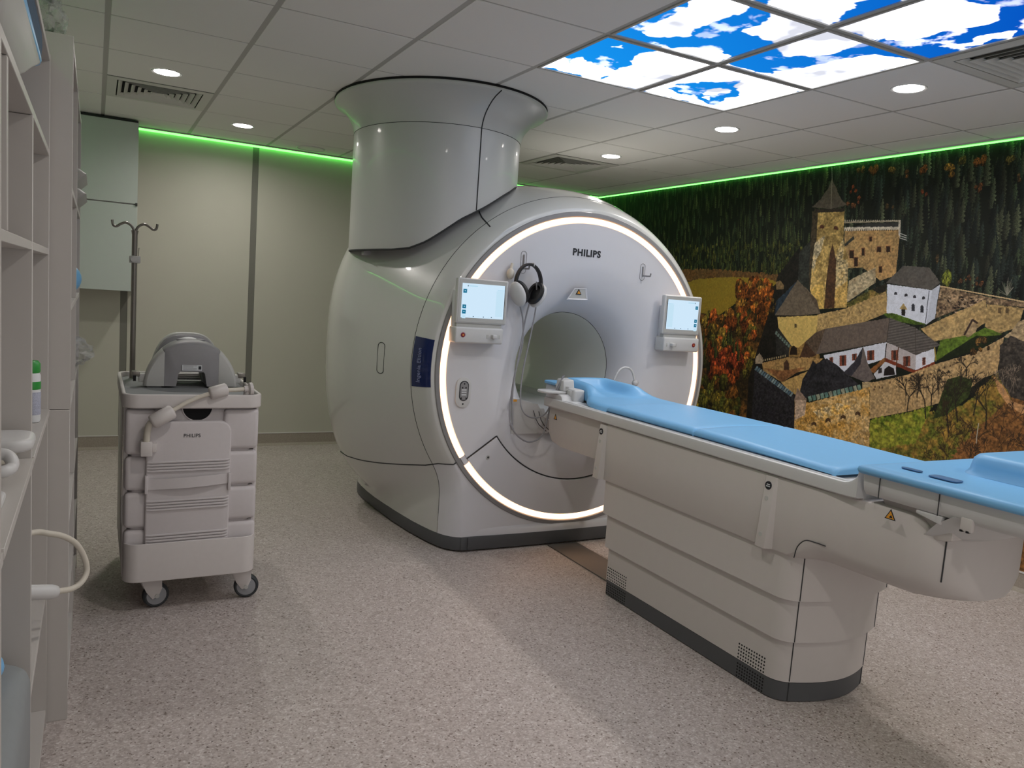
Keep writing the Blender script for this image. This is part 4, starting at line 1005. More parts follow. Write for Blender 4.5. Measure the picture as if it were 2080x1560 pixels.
# things on and in the shelves
bt = empty('spray_bottle', (-2.605, -.95, .9955), 'slim white bottle with green cap standing on the shelf', 'bottle')
bxx, byy = -2.585, -.985
bt.location = (bxx, byy, .9955)
MB().lathe([(.0005, 0), (.022, 0), (.024, .006), (.024, .125), (.021, .132), (.0005, .134)], (bxx, byy, .9955), 'z', 24).build('bottle_body', M['label'], bt)
MB().lathe([(.0005, .132), (.022, .132), (.0235, .136), (.0235, .156), (.018, .164), (.0005, .166)], (bxx, byy, .9955), 'z', 24).build('cap', M['green'], bt)
MB().lathe([(.0243, .088), (.0246, .089), (.0246, .108), (.0243, .109)], (bxx, byy, .9955), 'z', 24).build('green_band', M['green'], bt)
MB().lathe([(.0243, .020), (.0245, .021), (.0245, .080), (.0243, .081)], (bxx, byy, .9955), 'z', 24).build('printed_text', pm('tiny_print_blue_grey', (.40, .42, .52), .6, .5, 400), bt)
pb = MB().prism(rrect(-2.84, -2.543, -1.60, -1.462, .04, 8), 'z', 1.036, 1.062).build('white_board', M['white'], None, .010, 3)
tag(pb, 'white rounded flat board jutting from the shelf, uppermost of its pile', 'board')
pb2 = MB().prism(rrect(-2.84, -2.575, -1.60, -1.475, .04, 8), 'z', 1.012, 1.034).build('padded_strip', M['cream'], None, .010, 3)
tag(pb2, 'cream padded strip under the white rounded board on the shelf', 'pad')
rl = MB().tube(spline([P(-60, 925, -1.70), P(-20, 922, -1.68), P(12, 924, -1.68), P(24, 936, -1.69), P(23, 950, -1.70), P(8, 958, -1.72), P(-25, 962, -1.72)], 7), .0115, 10).build('cable_coil', M['white'], None)
tag(rl, 'thick white cable looped on the shelf at the left frame edge', 'cable')
hd = MB().prism(rrect(-2.80, -2.572, -2.03, -1.76, .03, 6), 'z', .9945, 1.0065).build('flat_paddle', M['white'], None, .004, 2)
tag(hd, 'flat white paddle lying at the shelf edge below the looped cable', 'paddle')
# big soft bundle in the top compartment
bn = empty('bedding_bundle', (-2.74, -1.55, 1.74), 'large pale grey bundle with dark blue top stuffed in the top shelf', 'bundle')
def bundle(zs, name, mat):
    rings = []
    for z, x1, ya, yb in zs: rings.append([(x, y, z) for x, y in rrect(-2.92, x1, ya, yb, .08, 6)])
    MB().loft(rings, True, True, True).build(name, mat, bn, ang=70)
bundle([(1.742, -2.60, -1.90, -1.60), (1.76, -2.575, -1.95, -1.54), (1.79, -2.562, -2.0, -1.45), (1.83, -2.557, -2.02, -1.32), (1.86, -2.556, -2.02, -1.20), (1.885, -2.556, -2.02, -1.10)], 'bundle_body', M['ltgrey'])
bundle([(1.885, -2.556, -2.02, -1.09), (1.895, -2.5545, -2.02, -1.07), (1.905, -2.556, -2.02, -1.06)], 'blue_band', M['blue'])
bundle([(1.905, -2.556, -2.02, -1.06), (1.94, -2.5545, -2.02, -1.04), (1.965, -2.556, -2.02, -1.05), (1.977, -2.58, -2.0, -1.08)], 'bundle_cover', pm('navy_blue_fabric', (.03, .07, .13), .7, .1, 50))
hc = empty('blue_capped_box', (-2.68, -.93, 1.742), 'pale box with a rounded light blue lid in the top shelf', 'box')
MB().prism(rrect(-2.76, -2.598, -1.0, -.87, .03, 6), 'z', 1.742, 1.775).build('box_body', M['ltgrey'], hc, .006)
MB().loft([[(x, y, z) for x, y in rrect(-2.76+s, -2.598-s, -1.0+s, -.87-s, .03, 6)] for z, s in ((1.775, .004), (1.80, .006), (1.815, .015), (1.825, .035))], True, True, True).build('box_lid', M['blue'], hc, ang=60)
# cushion, ball and looped lead in the lowest compartments
gc = MB().loft([[(x, y, z) for x, y in rrect(-2.86+s, -2.549-s, -2.06+s, -1.46-s, .07, 6)] for z, s in ((.310, .03), (.325, .008), (.35, 0), (.52, 0), (.54, .006), (.553, .02), (.558, .05))], True, True, True).build('vinyl_cushion', M['greycush'], None, ang=70)
tag(gc, 'grey vinyl cushion filling a low compartment of the open shelving, bottom left', 'cushion')
bl = MB().ball((-2.632, -1.60, .596), .042, .042, .037, 20, 12).build('blue_ball', M['blue'], None); tag(bl, 'light blue soft ball resting on the grey vinyl cushion', 'ball')
ld = empty('looped_lead', (-2.55, -1.2, .44), 'cream lead with white cylindrical plug looping out of the low shelf', 'cable')
MB().tube(spline([(-2.66, -1.25, .735), P(62, 1083, -1.12), P(100, 1084, -1.10), P(130, 1090, -1.08), P(155, 1105, -1.06), P(171, 1132, -1.05), P(176, 1160, -1.05), P(165, 1183, -1.07), P(145, 1196, -1.09), P(117, 1201, -1.12)], 8), .0078, 10).build('lead', M['cream'], ld)
q0, q1 = Vector(P(118, 1202, -1.12)), Vector(P(40, 1204, -1.17)); d = q1-q0
MB().tube([q0, q0+d*.05, q0+d*.2, q0+d*.9, q1], [.009, .016, .0195, .0195, .016], 16).build('plug_cylinder', M['white'], ld, ang=60)
# soft things poking out of the far bookcase
def soft(c, r, name, mat, lab, cat, rot=None): o = MB().ball(c, *r, 18, 12, rot).build(name, mat, None); return tag(o, lab, cat)
for k, (z, lab) in enumerate(((1.700, 'grey pillow corner poking out of the tall bookcase, lower of two'), (1.775, 'grey pillow corner poking out of the tall bookcase, upper of two'))):
    pr_ = MB().loft([[(x, y, zz+z) for x, y in rrect(-2.86+s, -2.470-s*1.6, .12+s, .60-s, .02, 4)] for zz, s in ((-.048, .05), (-.025, .015), (0, 0), (.018, .015), (.026, .06))], True, True, True).build('grey_pillow', M['ltgrey'], None, ang=60)
    tag(pr_, lab, 'pillow', 'pillows in the bookcase')
soft((-2.545, .35, 1.365), (.06, .07, .062), 'blue_roll', M['blue'], 'blue rounded roll on the bookcase shelf beside the wall cabinet', 'roll')
def bag(c, r, seed, lab):
    m = MB().ball(c, *r, 20, 14); rg = random.Random(seed)
    m.v = [(x+rg.uniform(-.012, .012), y+rg.uniform(-.02, .02), z+rg.uniform(-.012, .012)) for x, y, z in m.v]
    o = m.build('plastic_bag', M['film'], None, ang=25); return tag(o, lab, 'plastic bag')
bag((-2.52, .42, 1.055), (.085, .10, .055), 3, 'crumpled clear plastic bag poking out of the bookcase shelf')
bag((-2.56, -.66, 2.124), (.040, .14, .046), 8, 'crumpled clear plastic bag on top of the tall bookcase')
# ------------------------------------------------------------------ MURAL: printed wall-wide picture
MZ0, MZ1, MY0, MY1 = .113, 2.502, YB, -3.9
def mural_picture():
    R = 440; W, H = int((MY0-MY1)*R), int((MZ1-MZ0)*R)
    A = np.zeros((H, W, 3)); rg = np.random.RandomState(11)
    XX, YY = np.meshgrid(np.arange(W), np.arange(H))
    N1 = vnoise(H, W, 90, 5, 3); N2 = vnoise(H, W, 14, 3, 4); N3 = vnoise(H, W, 5, 2, 5)
    def uv(px, py): p = at_x(px, py, XR); return ((MY0-p[1])*R, (MZ1-p[2])*R)
    def cu(a, b): return uv(1500+a/2.786, 340+b/2.786)
    def pts(s): return [cu(*map(float, t.split(','))) for t in s.split()]
    def bbox(P, pad=2):
        a = np.array(P); x0, y0 = np.floor(a.min(0)).astype(int)-pad; x1, y1 = np.ceil(a.max(0)).astype(int)+pad
        return max(0, x0), max(0, y0), min(W, x1), min(H, y1)
    def fill(s, col, var=.16, grain=.25, col2=None, warp=1.4, dirn=None, stripe=0):
        P = s if isinstance(s, list) else pts(s); x0, y0, x1, y1 = bbox(P, 6)
        if x1 <= x0 or y1 <= y0: return
        X = XX[y0:y1, x0:x1]; Y = YY[y0:y1, x0:x1]; n2 = N2[y0:y1, x0:x1]; n3 = N3[y0:y1, x0:x1]; n1 = N1[y0:y1, x0:x1]
        m = inpoly(X+(n2-.5)*warp*2, Y+(n3-.5)*warp*2, P)
        c = np.array(col, float)[None, None, :]*np.ones(X.shape+(1,))
        if col2 is not None:
            t = np.clip((n1*.5+n2*.5-.5)*4+.5, 0, 1)[..., None]; c = c*(1-t)+np.array(col2, float)*t
        if dirn is not None:                     # (col_to, axis)
            ax = (X-x0)/max(1, x1-x0) if dirn[1] == 'x' else (Y-y0)/max(1, y1-y0); c = c*(1-ax[..., None])+np.array(dirn[0], float)*ax[..., None]
        k = 1+var*2*(n2-.5)+grain*2*(n3-.5)+var*(n1-.5)
        if stripe: k = k*(1-.22*((np.floor(X/stripe) % 2) if stripe > 0 else (np.floor((Y+X*.25)/-stripe) % 2)))
        A[y0:y1, x0:x1][m] = np.clip(c*k[..., None], 0, 255)[m]
    def line(s, col, w=1.0, a=1.0):
        P = s if isinstance(s, list) else pts(s)
        for (xa, ya), (xb, yb) in zip(P[:-1], P[1:]):
            n = int(max(abs(xb-xa), abs(yb-ya))*1.5)+2
            for t in np.linspace(0, 1, n):
                x, y = xa+(xb-xa)*t, ya+(yb-ya)*t; x0, y0 = int(round(x-w/2)), int(round(y-w/2)); k = max(1, int(round(w)))
                x1, y1 = min(W, x0+k), min(H, y0+k)
                if x0 < 0 or y0 < 0 or x1 <= x0 or y1 <= y0: continue
                A[y0:y1, x0:x1] = A[y0:y1, x0:x1]*(1-a)+np.array(col, float)*a
    # conifer and broadleaf stamps
    con = []
    for k in range(10):
        h, w = 72, 30; yy = np.arange(h)/h; hw = (.04+.46*yy**.8)*(1+.35*np.sin(yy*rg.uniform(35, 55)+rg.rand()*6)*rg.uniform(.6, 1))
        xx = (np.arange(w)+.5)/w-.5; jag = hw[:, None]*(1+.4*(rg.rand(h, w)-.5)); al = (np.abs(xx)[None, :] < jag).astype(float)
        sh = .42+1.5*np.clip(xx[None, :]+.35, 0, 1)*(.35+.65*rg.rand(h, w))+.35*(rg.rand(h, w)-.5)-.30*yy[:, None]; con.append((al, sh))
    bro = []
    for k in range(8):
        n = 56; g = vnoise(n, n, 14, 4, 100+k); yy, xx = np.mgrid[0:n, 0:n]/n-.5; r = np.hypot(xx, yy*1.0)
        al = (r < .33+.26*(g-.35)).astype(float); sh = .66+.6*(-yy+.1+xx*.5)+1.0*(vnoise(n, n, 7, 3, 200+k)-.5)*1.8; bro.append((al, sh*(1.12-.75*np.hypot(xx+.1, yy+.12))))
    def stamp(lib, u, v, h, w, col, grain=.3):
        h, w = max(3, int(h)), max(3, int(w)); al, sh = lib[rg.randint(len(lib))]
        iy = (np.arange(h)*al.shape[0]/h).astype(int); ix = (np.arange(w)*al.shape[1]/w).astype(int)
        if rg.rand() < .5 and lib is bro: ix = ix[::-1]
        x0, y0 = int(u-w/2), int(v-h); a0, b0 = max(0, -x0), max(0, -y0); x1, y1 = min(W, x0+w), min(H, y0+h)
        if x1 <= x0+a0 or y1 <= y0+b0: return
        a = al[np.ix_(iy, ix)][b0:y1-y0, a0:x1-x0]; s = sh[np.ix_(iy, ix)][b0:y1-y0, a0:x1-x0]
        s = s*(1+grain*(rg.rand(*s.shape)-.5)); reg = A[y0+b0:y1, x0+a0:x1]
        c = np.clip(np.array(col, float)*s[..., None], 0, 255); reg[a > 0] = c[a > 0]
    # backdrop
    A[:] = (17, 21, 14)
    hill = YY > uv(1700, 900)[1]; A[hill] = (70, 62, 34)
    def forest(n, v0, v1, hh, ww, cols, u0=0, u1=None):
        for v in np.sort(rg.uniform(v0, v1, n)):
            u = rg.uniform(u0, W if u1 is None else u1); c = np.array(cols[rg.randint(len(cols))], float)*rg.uniform(.55, 1.25)
            k = rg.uniform(.75, 1.3); stamp(con, u, v, hh*k, ww*k*rg.uniform(.8, 1.2), c)
    gl = [(58, 72, 44), (70, 82, 46), (40, 54, 36), (78, 88, 52), (48, 60, 42)]; gr = [(46, 58, 44), (60, 72, 50), (34, 44, 38), (76, 84, 62), (88, 94, 70), (30, 38, 34), (52, 64, 56)]
    um = uv(1700, 400)[0]
    forest(1150, 10, 370, 42, 15, gl, 0, um); forest(1900, 10, 470, 62, 21, gr, um-30)
    forest(300, 330, 570, 54, 19, gr, uv(1870, 500)[0])
    for px, py, r, c in ((1925, 345, 26, (150, 105, 45)), (1990, 330, 30, (155, 85, 40)), (1950, 330, 22, (120, 95, 45)), (1775, 342, 26, (150, 80, 40)), (1810, 338, 22, (140, 100, 50)), (1752, 340, 20, (130, 85, 45)), (1735, 386, 16, (150, 70, 35)),
                         (1728, 415, 20, (135, 85, 50)), (1750, 405, 16, (130, 70, 40)), (1880, 393, 15, (150, 75, 40)), (1870, 345, 24, (145, 80, 40)), (1845, 355, 14, (120, 75, 40)), (1808, 418, 18, (110, 85, 50)), (1990, 380, 16, (130, 80, 45)), (2055, 330, 20, (120, 100, 50)), (2070, 365, 14, (100, 75, 45)), (1905, 530, 14, (95, 75, 45))):
        for q in range(3):
            u, v = uv(px+rg.uniform(-8, 8), py+rg.uniform(-8, 8)+r*.5); stamp(bro, u, v, r*1.3*rg.uniform(.7, 1.1), r*.95*rg.uniform(.7, 1.1), np.array(c)*rg.uniform(.75, 1.15))
    # clearing on the left with a hedge and light trees above it
    F = lambda s: [uv(*map(float, t.split(','))) for t in s.split()]
    for k in range(260):
        u, v = uv(rg.uniform(1370, 1630), rg.uniform(500, 560)); stamp(con if rg.rand() < .65 else bro, u, v, rg.uniform(18, 34), rg.uniform(10, 18), np.array([(88, 95, 42), (70, 82, 40), (105, 105, 48), (60, 70, 36)][rg.randint(4)])*rg.uniform(.7, 1.1))
    fill(F('1360,548 1440,546 1520,552 1600,560 1560,578 1380,570'), (112, 78, 42), .3, .35, (80, 60, 35), 6)
    fill(F('1370,580 1420,566 1490,562 1560,566 1585,574 1545,590 1500,612 1460,640 1400,632 1370,610'), (140, 116, 38), .12, .10, (122, 104, 36), 3)
    fill(F('1370,630 1470,640 1520,600 1590,575 1640,560 1640,640 1580,700 1560,900 1370,900'), (46, 36, 20), .4, .5, (78, 52, 24), 6)
    # autumn broadleaf slope
    pal = [(176, 98, 36), (160, 84, 34), (150, 116, 44), (132, 120, 42), (165, 70, 36), (96, 98, 40), (150, 104, 40)]
    def leaves(n, xr, yr, r, pl):
        for v in np.sort(rg.uniform(yr[0], yr[1], n)):
            px = rg.uniform(*xr); u, vv = uv(px, v); k = rg.uniform(.6, 1.25); stamp(bro, u, vv+r*.5, r*k*1.1, r*k*.8, np.array(pl[rg.randint(len(pl))])*rg.uniform(.5, 1.12), .8)
    leaves(75, (1500, 1568), (575, 655), 62, [(182, 100, 36), (165, 88, 34), (170, 120, 48)])
    leaves(110, (1430, 1535), (640, 760), 58, [(165, 105, 42), (140, 112, 44), (120, 110, 42), (170, 85, 36), (60, 58, 28)])
    leaves(42, (1440, 1505), (705, 775), 60, [(168, 72, 36), (180, 84, 36), (150, 60, 32)])
    leaves(80, (1410, 1500), (775, 890), 64, [(142, 118, 40), (128, 112, 40), (96, 98, 40), (160, 100, 40), (110, 104, 38)])
    leaves(24, (1375, 1420), (640, 740), 20, [(120, 112, 40), (80, 80, 36)])
    for k in range(14): stamp(con, *uv(rg.uniform(1425, 1500), rg.uniform(690, 740)), rg.uniform(34, 54), 14, np.array((74, 84, 40)))
    leaves(16, (1395, 1450), (840, 900), 24, [(62, 84, 36), (75, 92, 38)])
    # dark gully beside the castle, lower slope
    fill(F('1520,770 1560,640 1580,560 1625,500 1640,640 1620,820 1640,960 1500,960 1515,880'), (24, 21, 18), .3, .5)
    leaves(10, (1555, 1600), (600, 640), 18, [(110, 84, 40)])
    # hillside, right and below
    fill(F('1660,905 1840,850 1960,820 2025,755 2300,860 2500,1500 1500,1400 1600,950'), (92, 98, 36), .35, .45, (112, 88, 40), 8)
    fill(F('1950,905 2060,800 2300,830 2500,1500 1850,1400 1880,1000'), (128, 86, 48), .3, .45, (96, 66, 36), 12)
    fill(F('1350,900 1650,900 1700,1300 1350,1400'), (40, 38, 24), .4, .5)
    # castle, far to near
    st = dict(var=.24, grain=.30)
    fill('345,480 430,390 405,700 335,650', (44, 46, 42), .3, .4)
    fill('600,350 915,345 890,612 800,640 700,565 620,570 598,450', (172, 140, 92), col2=(150, 118, 76), **st)
    fill('598,352 720,318 912,310 914,340 600,358', (52, 50, 50), .1, .15)
    fill('598,306 912,297 914,306 600,316', (150, 138, 118), .1, .2); fill('598,338 915,334 914,352 598,360', (196, 186, 170), .1, .2)
    for k in range(26): fill([cu(600+k*12.2, 296), cu(606+k*12.2, 296), cu(606+k*12.2, 306), cu(600+k*12.2, 306)], (165, 155, 138), warp=0); fill([cu(602+k*12.2, 350), cu(607+k*12.2, 350), cu(607+k*12.2, 359), cu(602+k*12.2, 359)], (84, 72, 56), warp=0)
    fill('905,300 918,298 914,400 905,380', (190, 180, 165), .1, .2)
    for x, y, w, h in ((748, 405, 12, 24), (795, 464, 20, 28), (847, 463, 20, 32), (803, 578, 16, 34), (640, 492, 22, 42), (665, 535, 18, 50), (706, 478, 14, 40)):
        fill([cu(x-w/2-3, y-h/2-4), cu(x+w/2+3, y-h/2-4), cu(x+w/2+3, y+h/2), cu(x-w/2-3, y+h/2)], (120, 78, 50), warp=1); fill([cu(x-w/2, y-h/2), cu(x+w/2, y-h/2), cu(x+w/2, y+h/2), cu(x-w/2, y+h/2)], (42, 26, 18), warp=1)
    for k in range(3): line(f'{912+k},{372+k*14} {952},{388+k*12}', (180, 180, 175), 2)
    fill('592,440 650,388 655,405 600,450', (52, 52, 46))
    fill('625,640 700,600 776,566 776,650 690,710 610,765', (182, 166, 134), col2=(120, 104, 80), **st)
    fill('640,800 600,775 740,695 830,660 838,702 760,740', (78, 76, 34), .3, .4, (118, 96, 52)); fill('756,690 840,655 832,702 790,712', (30, 27, 20))
    fill('430,240 600,235 598,300 592,420 622,520 612,792 440,802 405,692 415,560 430,400', (150, 124, 72), col2=(178, 150, 92), **st)
    fill('418,250 450,245 440,420 412,560 404,690 398,650 405,480', (62, 52, 38), .2, .4); fill('430,430 470,395 490,385 470,470 440,520 425,600 415,560', (196, 180, 146), .3, .5, (150, 128, 84))
    fill('550,500 590,400 600,440 590,520 622,520 612,700 545,700', (186, 166, 124), .3, .5, (150, 124, 76)); fill('532,430 552,520 548,690 540,795 484,798 498,640 514,500', (84, 56, 36), .25, .3, (52, 36, 26))
    fill('410,690 480,640 484,800 440,800', (186, 154, 84), **st); fill('552,690 618,640 612,792 542,796', (178, 146, 84), **st)
    for x, y in ((550, 342), (472, 335)): fill([cu(x-13, y+9), cu(x-11, y-6), cu(x, y-12), cu(x+11, y-6), cu(x+13, y+9)], (88, 50, 34), warp=1)
    fill('430,236 600,232 598,250 432,256', (50, 42, 36)); fill('530,62 562,140 585,185 614,212 522,236 415,224 470,175 505,120', (96, 86, 74), .1, .18, (80, 72, 64), 2)
    line('529,0 530,64', (120, 116, 110), 1.5); line('530,64 524,232', (140, 130, 116), 1.5)
    fill('445,832 600,800 836,700 842,822 700,880 445,948', (172, 144, 96), col2=(140, 116, 74), **st)
    stamp(bro, *cu(1168, 690), 58, 38, (118, 126, 44)); stamp(bro, *cu(1172, 690), 40, 30, (128, 132, 48))
    leaves(14, (1940, 1995), (565, 580), 14, [(120, 78, 45), (100, 66, 42)])
    for k in range(24):
        u, v = cu(1520, 725); a = rg.uniform(-2.5, -.6); line([(u, v), (u+math.cos(a)*rg.uniform(10, 34), v+math.sin(a)*rg.uniform(14, 46))], (130, 126, 112), 1, .8)
    fill('1112,855 1142,672 1420,735 1616,762 1616,790 1405,772 1250,800', (150, 126, 96), .35, .6, (70, 56, 44)); line('1142,672 1616,760', (186, 160, 120), 3)
    for k in range(60): x = rg.uniform(1130, 1400); y = 700+(x-1130)*.2+rg.uniform(0, 130-(x-1130)*.35); fill([cu(x, y), cu(x+rg.uniform(10, 26), y+4), cu(x+10, y+rg.uniform(6, 16))], (36, 28, 24) if rg.rand() < .6 else (170, 146, 120), warp=1)
    fill('835,652 932,555 1080,566 1142,650 1095,692', (92, 86, 80), .08, .16, (78, 74, 70)); fill('842,660 1096,692 1062,886 838,822', (196, 200, 212), .03, .05); fill('1096,692 1140,662 1112,852 1062,886', (176, 180, 192), .03, .05)
    for x, y in ((889, 712), (948, 721), (996, 730), (1047, 737)): fill([cu(x-9, y+8), cu(x-8, y-4), cu(x, y-9), cu(x+8, y-4), cu(x+9, y+8)], (52, 52, 58), warp=0)
    for x, y, h in ((988, 790, 44), (1038, 798, 44)): fill([cu(x-9, y+h/2), cu(x-9, y-h/4), cu(x, y-h/2), cu(x+9, y-h/4), cu(x+9, y+h/2)], (48, 50, 58), warp=0)
    fill([cu(922, 835), cu(922, 800), cu(944, 803), cu(942, 840)], (28, 24, 24), warp=0); fill('910,800 933,768 956,804', (150, 128, 84), warp=0); line('1078,700 1058,880', (70, 74, 84), 1.5)
    fill('820,830 870,822 1062,888 1000,890 860,862', (62, 82, 26), .3, .4)
    fill('1030,912 1400,745 1406,872 1280,952 1100,985', (170, 144, 98), col2=(150, 124, 82), **st); fill('1405,772 1616,795 1582,902 1470,942 1394,902', (164, 138, 92), col2=(140, 116, 76), **st)
    for x in (1477, 1520): fill([cu(x-9, 790), cu(x+9, 794), cu(x+9, 826), cu(x-9, 822)], (92, 74, 50), warp=0)
    fill('1108,1092 1142,975 1260,955 1330,940 1392,905 1490,940 1400,1002 1180,1082', (82, 104, 34), .2, .3); fill('1120,1092 1290,985 1345,950 1395,955 1480,948 1400,1010 1180,1086', (24, 32, 14), .2, .3)
    fill('1270,945 1318,850 1350,880 1345,930 1300,960', (150, 128, 96)); line('1280,945 1325,862 1350,880', (52, 38, 32), 4)
    fill('1582,870 1616,860 1616,985 1500,960 1540,930', (150, 130, 100), **st)
    # gate house on the left
    fill('212,650 235,636 258,668 255,690 215,690', (110, 90, 62)); fill('205,835 212,758 335,638 300,760', (40, 50, 60), .2, .3); fill('205,836 262,750 335,636 400,700 440,745 466,826 340,838', (104, 92, 78), .1, .18, (88, 78, 66))
    fill('440,745 466,826 420,760 380,690', (84, 72, 60)); fill('220,846 450,836 442,930 340,1022 300,1010 225,905', (196, 168, 98), .08, .12, (180, 152, 88)); fill([cu(317, 884), cu(330, 884), cu(330, 906), cu(317, 906)], (90, 76, 50), warp=0)
    fill('208,930 225,905 300,1010 285,1065 215,1060', (40, 38, 36), .3, .4)
    for k in range(7): fill([cu(212+k*12, 925+k*12), cu(222+k*12, 930+k*12), cu(216+k*12, 948+k*12), cu(206+k*12, 942+k*12)], (96, 112, 104), warp=0)
    fill('285,1070 290,1010 340,1020 440,930 460,1080', (128, 100, 58), .2, .3); fill('290,1060 296,1020 312,1008 330,1022 332,1062', (34, 24, 18)); fill('345,1075 380,985 440,1062 400,1078', (66, 46, 34)); fill('378,985 440,932 492,912 440,1062', (92, 76, 62), stripe=3)
    # long house with hipped roof
    fill('480,1062 838,988 832,1082 600,1156 500,1112', (192, 195, 206), .03, .05); fill('838,988 1008,1060 1002,1146 830,1082', (166, 158, 158), .04, .06); fill('1005,1060 1112,1020 1108,1112 1000,1148', (196, 198, 208), .03, .05)
    fill('440,1058 492,912 856,850 838,986', (98, 86, 78), .06, .14, (88, 78, 72)); fill('856,850 1000,905 1142,1004 1004,1062 838,986', (92, 86, 82), .06, .10, stripe=-4); line('856,850 838,986', (60, 54, 50), 2); line('1000,905 1004,1060', (66, 60, 56), 1.5)
    for x, y, w, h in ((525, 1092, 20, 40), (591, 1092, 38, 62), (656, 1072, 26, 40), (748, 1062, 40, 58), (884, 1062, 40, 60), (952, 1096, 40, 60), (1049, 1096, 18, 46)):
        fill([cu(x-w/2, y-h/2+3), cu(x+w/2, y-h/2), cu(x+w/2, y+h/2-3), cu(x-w/2, y+h/2)], (128, 70, 52), warp=0, stripe=3); fill([cu(x-w/6, y-h/2+4), cu(x+w/6, y-h/2+3), cu(x+w/6, y+h/2-4), cu(x-w/6, y+h/2-3)], (54, 40, 36), warp=0)
    fill('828,1076 1000,1148 1112,1098 1112,1120 1000,1168 828,1098', (104, 46, 28), .1, .2); line('838,1000 830,1080', (40, 34, 32), 3); line('905,1020 890,1150', (80, 50, 36), 3); line('1110,1020 1118,1095', (140, 120, 60), 3)
    fill('735,1150 830,1072 832,1100 790,1132 770,1165', (120, 78, 44)); fill('765,1170 830,1098 890,1122 892,1172 780,1196', (180, 180, 186), .03, .05); fill([cu(822, 1178), cu(826, 1140), cu(850, 1122), cu(878, 1136), cu(886, 1172)], (28, 22, 22), warp=0); fill([cu(790, 1165), cu(792, 1138), cu(810, 1132), cu(812, 1160)], (52, 46, 46), warp=0)
    # lower courtyard and front walls
    fill('133,1105 280,1072 480,1080 420,1140 330,1160 245,1215 140,1150', (160, 128, 80), col2=(136, 106, 66), **st); fill('255,1168 258,1105 272,1086 286,1108 284,1170', (66, 46, 34)); fill('150,1135 245,1150 380,1130 245,1212', (124, 84, 52), .2, .3)
    for k in range(11): fill([cu(136+k*12.5, 1086-k*2.6), cu(143+k*12.5, 1085-k*2.6), cu(143+k*12.5, 1096-k*2.6), cu(136+k*12.5, 1098-k*2.6)], (150, 132, 100), warp=0)
    fill('95,1110 98,1075 118,1050 138,1075 136,1110', (140, 124, 104)); fill('240,1215 410,1145 345,1290 300,1278', (170, 138, 84), .15, .2)
    fill('345,1285 362,1200 408,1125 420,1092 440,1110 500,1080 560,1120 692,1238 640,1256 385,1304', (36, 35, 38), .35, .5)
    fill('592,1162 655,1100 705,1012 735,1120 772,1194 720,1216', (104, 94, 90), .1, .16, (84, 76, 74)); fill('592,1162 655,1100 705,1012 690,1110 640,1180', (48, 46, 52), .2, .2); fill('700,1215 748,1212 746,1260 700,1262', (160, 140, 104))
    fill('92,1130 332,1292 322,1495 312,1560 60,1560 74,1440', (44, 42, 44), .45, .6, (28, 26, 30))
    fill('318,1312 400,1330 742,1240 742,1420 737,1700 312,1700', (186, 140, 68), .28, .42, (160, 134, 92)); fill('420,1380 560,1330 640,1350 600,1390 460,1420', (206, 184, 142), .3, .5, (176, 136, 70))
    for k in range(18): fill([cu(105+k*11.6, 1122+k*8.6), cu(114+k*11.6, 1128+k*8.6), cu(100+k*11.6, 1150+k*8.6), cu(90+k*11.6, 1144+k*8.6)], [(96, 116, 122), (72, 92, 104), (120, 134, 134)][k % 3], warp=0)
    for k in range(13): fill([cu(392+k*23.2, 1296-k*5.3), cu(410+k*23.2, 1290-k*5.3), cu(418+k*23.2, 1318-k*5.3), cu(400+k*23.2, 1326-k*5.3)], [(104, 128, 116), (84, 112, 104), (128, 130, 112)][k % 3], warp=0)
    fill('316,1318 332,1245 388,1312 350,1322', (128, 108, 94)); fill('320,1314 384,1316 376,1400 318,1430', (178, 154, 132), .2, .3)
    for x, y in ((427, 1450), (508, 1428), (592, 1411), (675, 1391)): fill([cu(x-15, y+14), cu(x-14, y-4), cu(x, y-13), cu(x+14, y-4), cu(x+15, y+14), cu(x, y+6)], (66, 48, 32), warp=1)
    fill('745,1218 960,1172 1110,1112 1330,1050 1502,958 1462,1162 1380,1192 1250,1302 960,1380 742,1422', (174, 146, 104), col2=(148, 122, 84), **st)
    for k in range(16): x = rg.uniform(760, 1240); y = 1225-(x-745)*.28+rg.uniform(8, 40); fill([cu(x, y), cu(x+8, y-2), cu(x+8, y+10), cu(x, y+12)], (80, 62, 44), warp=0)
    fill('745,1425 960,1382 1100,1345 1040,1480 1000,1560 740,1600', (88, 110, 30), .35, .4, (112, 112, 40), 5)
    fill('1180,1200 1250,1180 1330,1200 1300,1300 1180,1400 1100,1420', (44, 52, 24), .4, .5); leaves(10, (1975, 2010), (690, 720), 20, [(118, 84, 44), (130, 96, 48)])
    fill('1440,1175 1500,1240 1545,1320 1616,1345 1700,1380 1616,1400 1530,1350 1470,1270', (166, 124, 82), .15, .25)
    fill('1480,1005 1540,950 1616,985 1800,1000 1800,1340 1616,1320 1545,1300 1470,1190', (74, 66, 58), .4, .6, (44, 40, 36))
    # bare trees
    def tree(a, b, L, ang, d, col, w):
        x1, y1 = a+math.cos(ang)*L, b+math.sin(ang)*L; line([cu(a, b), cu(x1, y1)], col, max(1, w), .85)
        if d > 0:
            for q in range(3 if d > 1 else 2): tree(x1, y1, L*rg.uniform(.5, .8), ang+rg.uniform(-.75, .75), d-1, col, w*.7)
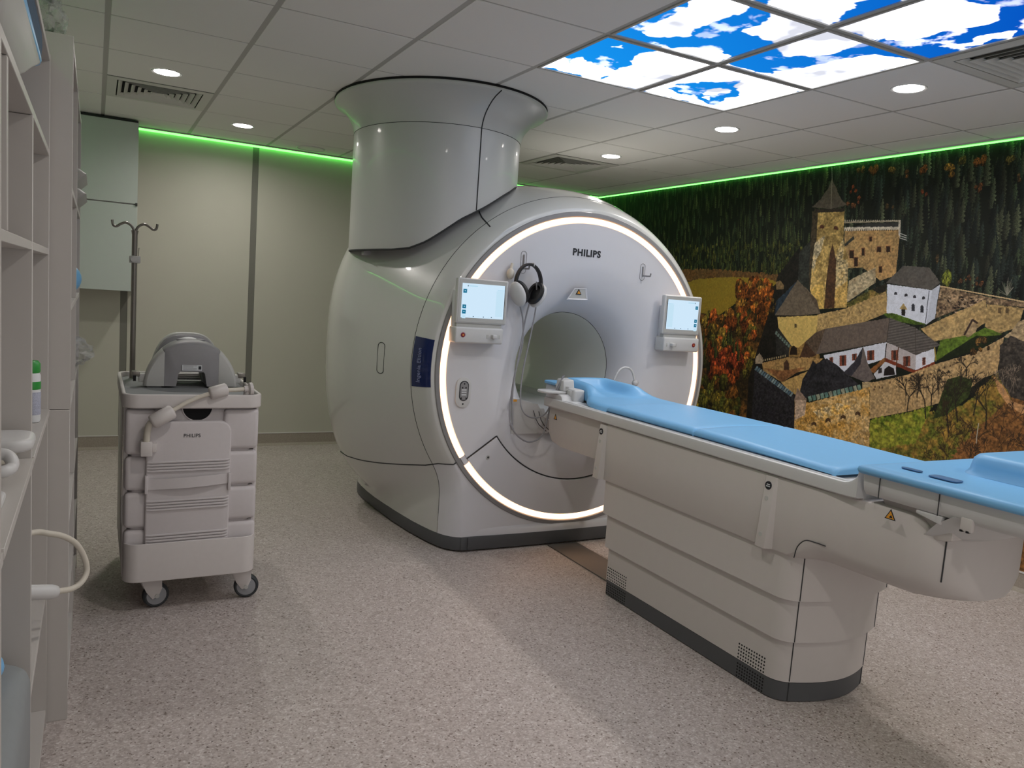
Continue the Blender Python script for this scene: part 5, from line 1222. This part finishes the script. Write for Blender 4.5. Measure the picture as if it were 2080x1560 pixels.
    for x, y, L in ((955, 1380, 80), (1060, 1420, 100), (1090, 1370, 80), (1240, 1440, 110), (1190, 1500, 110), (1330, 1400, 90), (1400, 1480, 100), (1130, 1260, 50), (1010, 1300, 50), (1290, 1180, 45), (950, 1290, 45)):
        tree(x, y, L, -PI/2+rg.uniform(-.25, .25), 4, (34, 28, 22), 3)
    for x in np.arange(1500, 1800, 14): tree(x, rg.uniform(1200, 1320), 55, -PI/2+rg.uniform(-.4, .4), 3, (52, 46, 40) if rg.rand() < .6 else (118, 104, 90), 1)
    for k in range(40): x = rg.uniform(1000, 1900); tree(x, rg.uniform(1430, 1760), 55, -PI/2+rg.uniform(-.9, .9), 3, (46, 34, 24), 1)
    for k in range(24): x = rg.uniform(940, 1280); line(f'{x},{1210-(x-940)*.25+rg.uniform(0,60)} {x+rg.uniform(-10,10)},{1300-(x-940)*.25+rg.uniform(0,60)}', (40, 32, 24), 1, .7)
    line('1358,1450 1345,1560', (170, 165, 150), 2)
    A[:] = A*(1+.10*(rg.rand(H, W, 1)-.5))
    return make_image('castle_print', (np.clip(A, 0, 255)/255).astype(np.float32), False)
def mural_material():
    m = bpy.data.materials.new('satin_photo_print'); m.use_nodes = True; nt = m.node_tree; b = nt.nodes['Principled BSDF']
    uv = nt.nodes.new('ShaderNodeUVMap'); uv.uv_map = 'UVMap'
    im = nt.nodes.new('ShaderNodeTexImage'); im.image = mural_picture(); im.extension = 'EXTEND'
    g = nt.nodes.new('ShaderNodeVectorMath'); g.operation = 'SCALE'; g.inputs['Scale'].default_value = MURAL_GAIN
    nt.links.new(uv.outputs[0], im.inputs[0]); nt.links.new(im.outputs[0], g.inputs[0]); nt.links.new(g.outputs[0], b.inputs['Base Color'])
    b.inputs['Roughness'].default_value = .55; b.inputs['Specular IOR Level'].default_value = .25
    return m
MURAL_GAIN = 1.25
mu = box('castle_mural', mural_material(), None, XR-.0015, XR+.002, MY1, MY0, MZ0, MZ1)
_uv = mu.data.uv_layers.new(name='UVMap')
for lp in mu.data.loops:
    c = mu.data.vertices[lp.vertex_index].co+mu.location
    _uv.data[lp.index].uv = ((MY0-c.y)/(MY0-MY1), (c.z-MZ0)/(MZ1-MZ0))
tag(mu, 'wall-wide photo print of a hilltop castle above an autumn forest', 'mural')
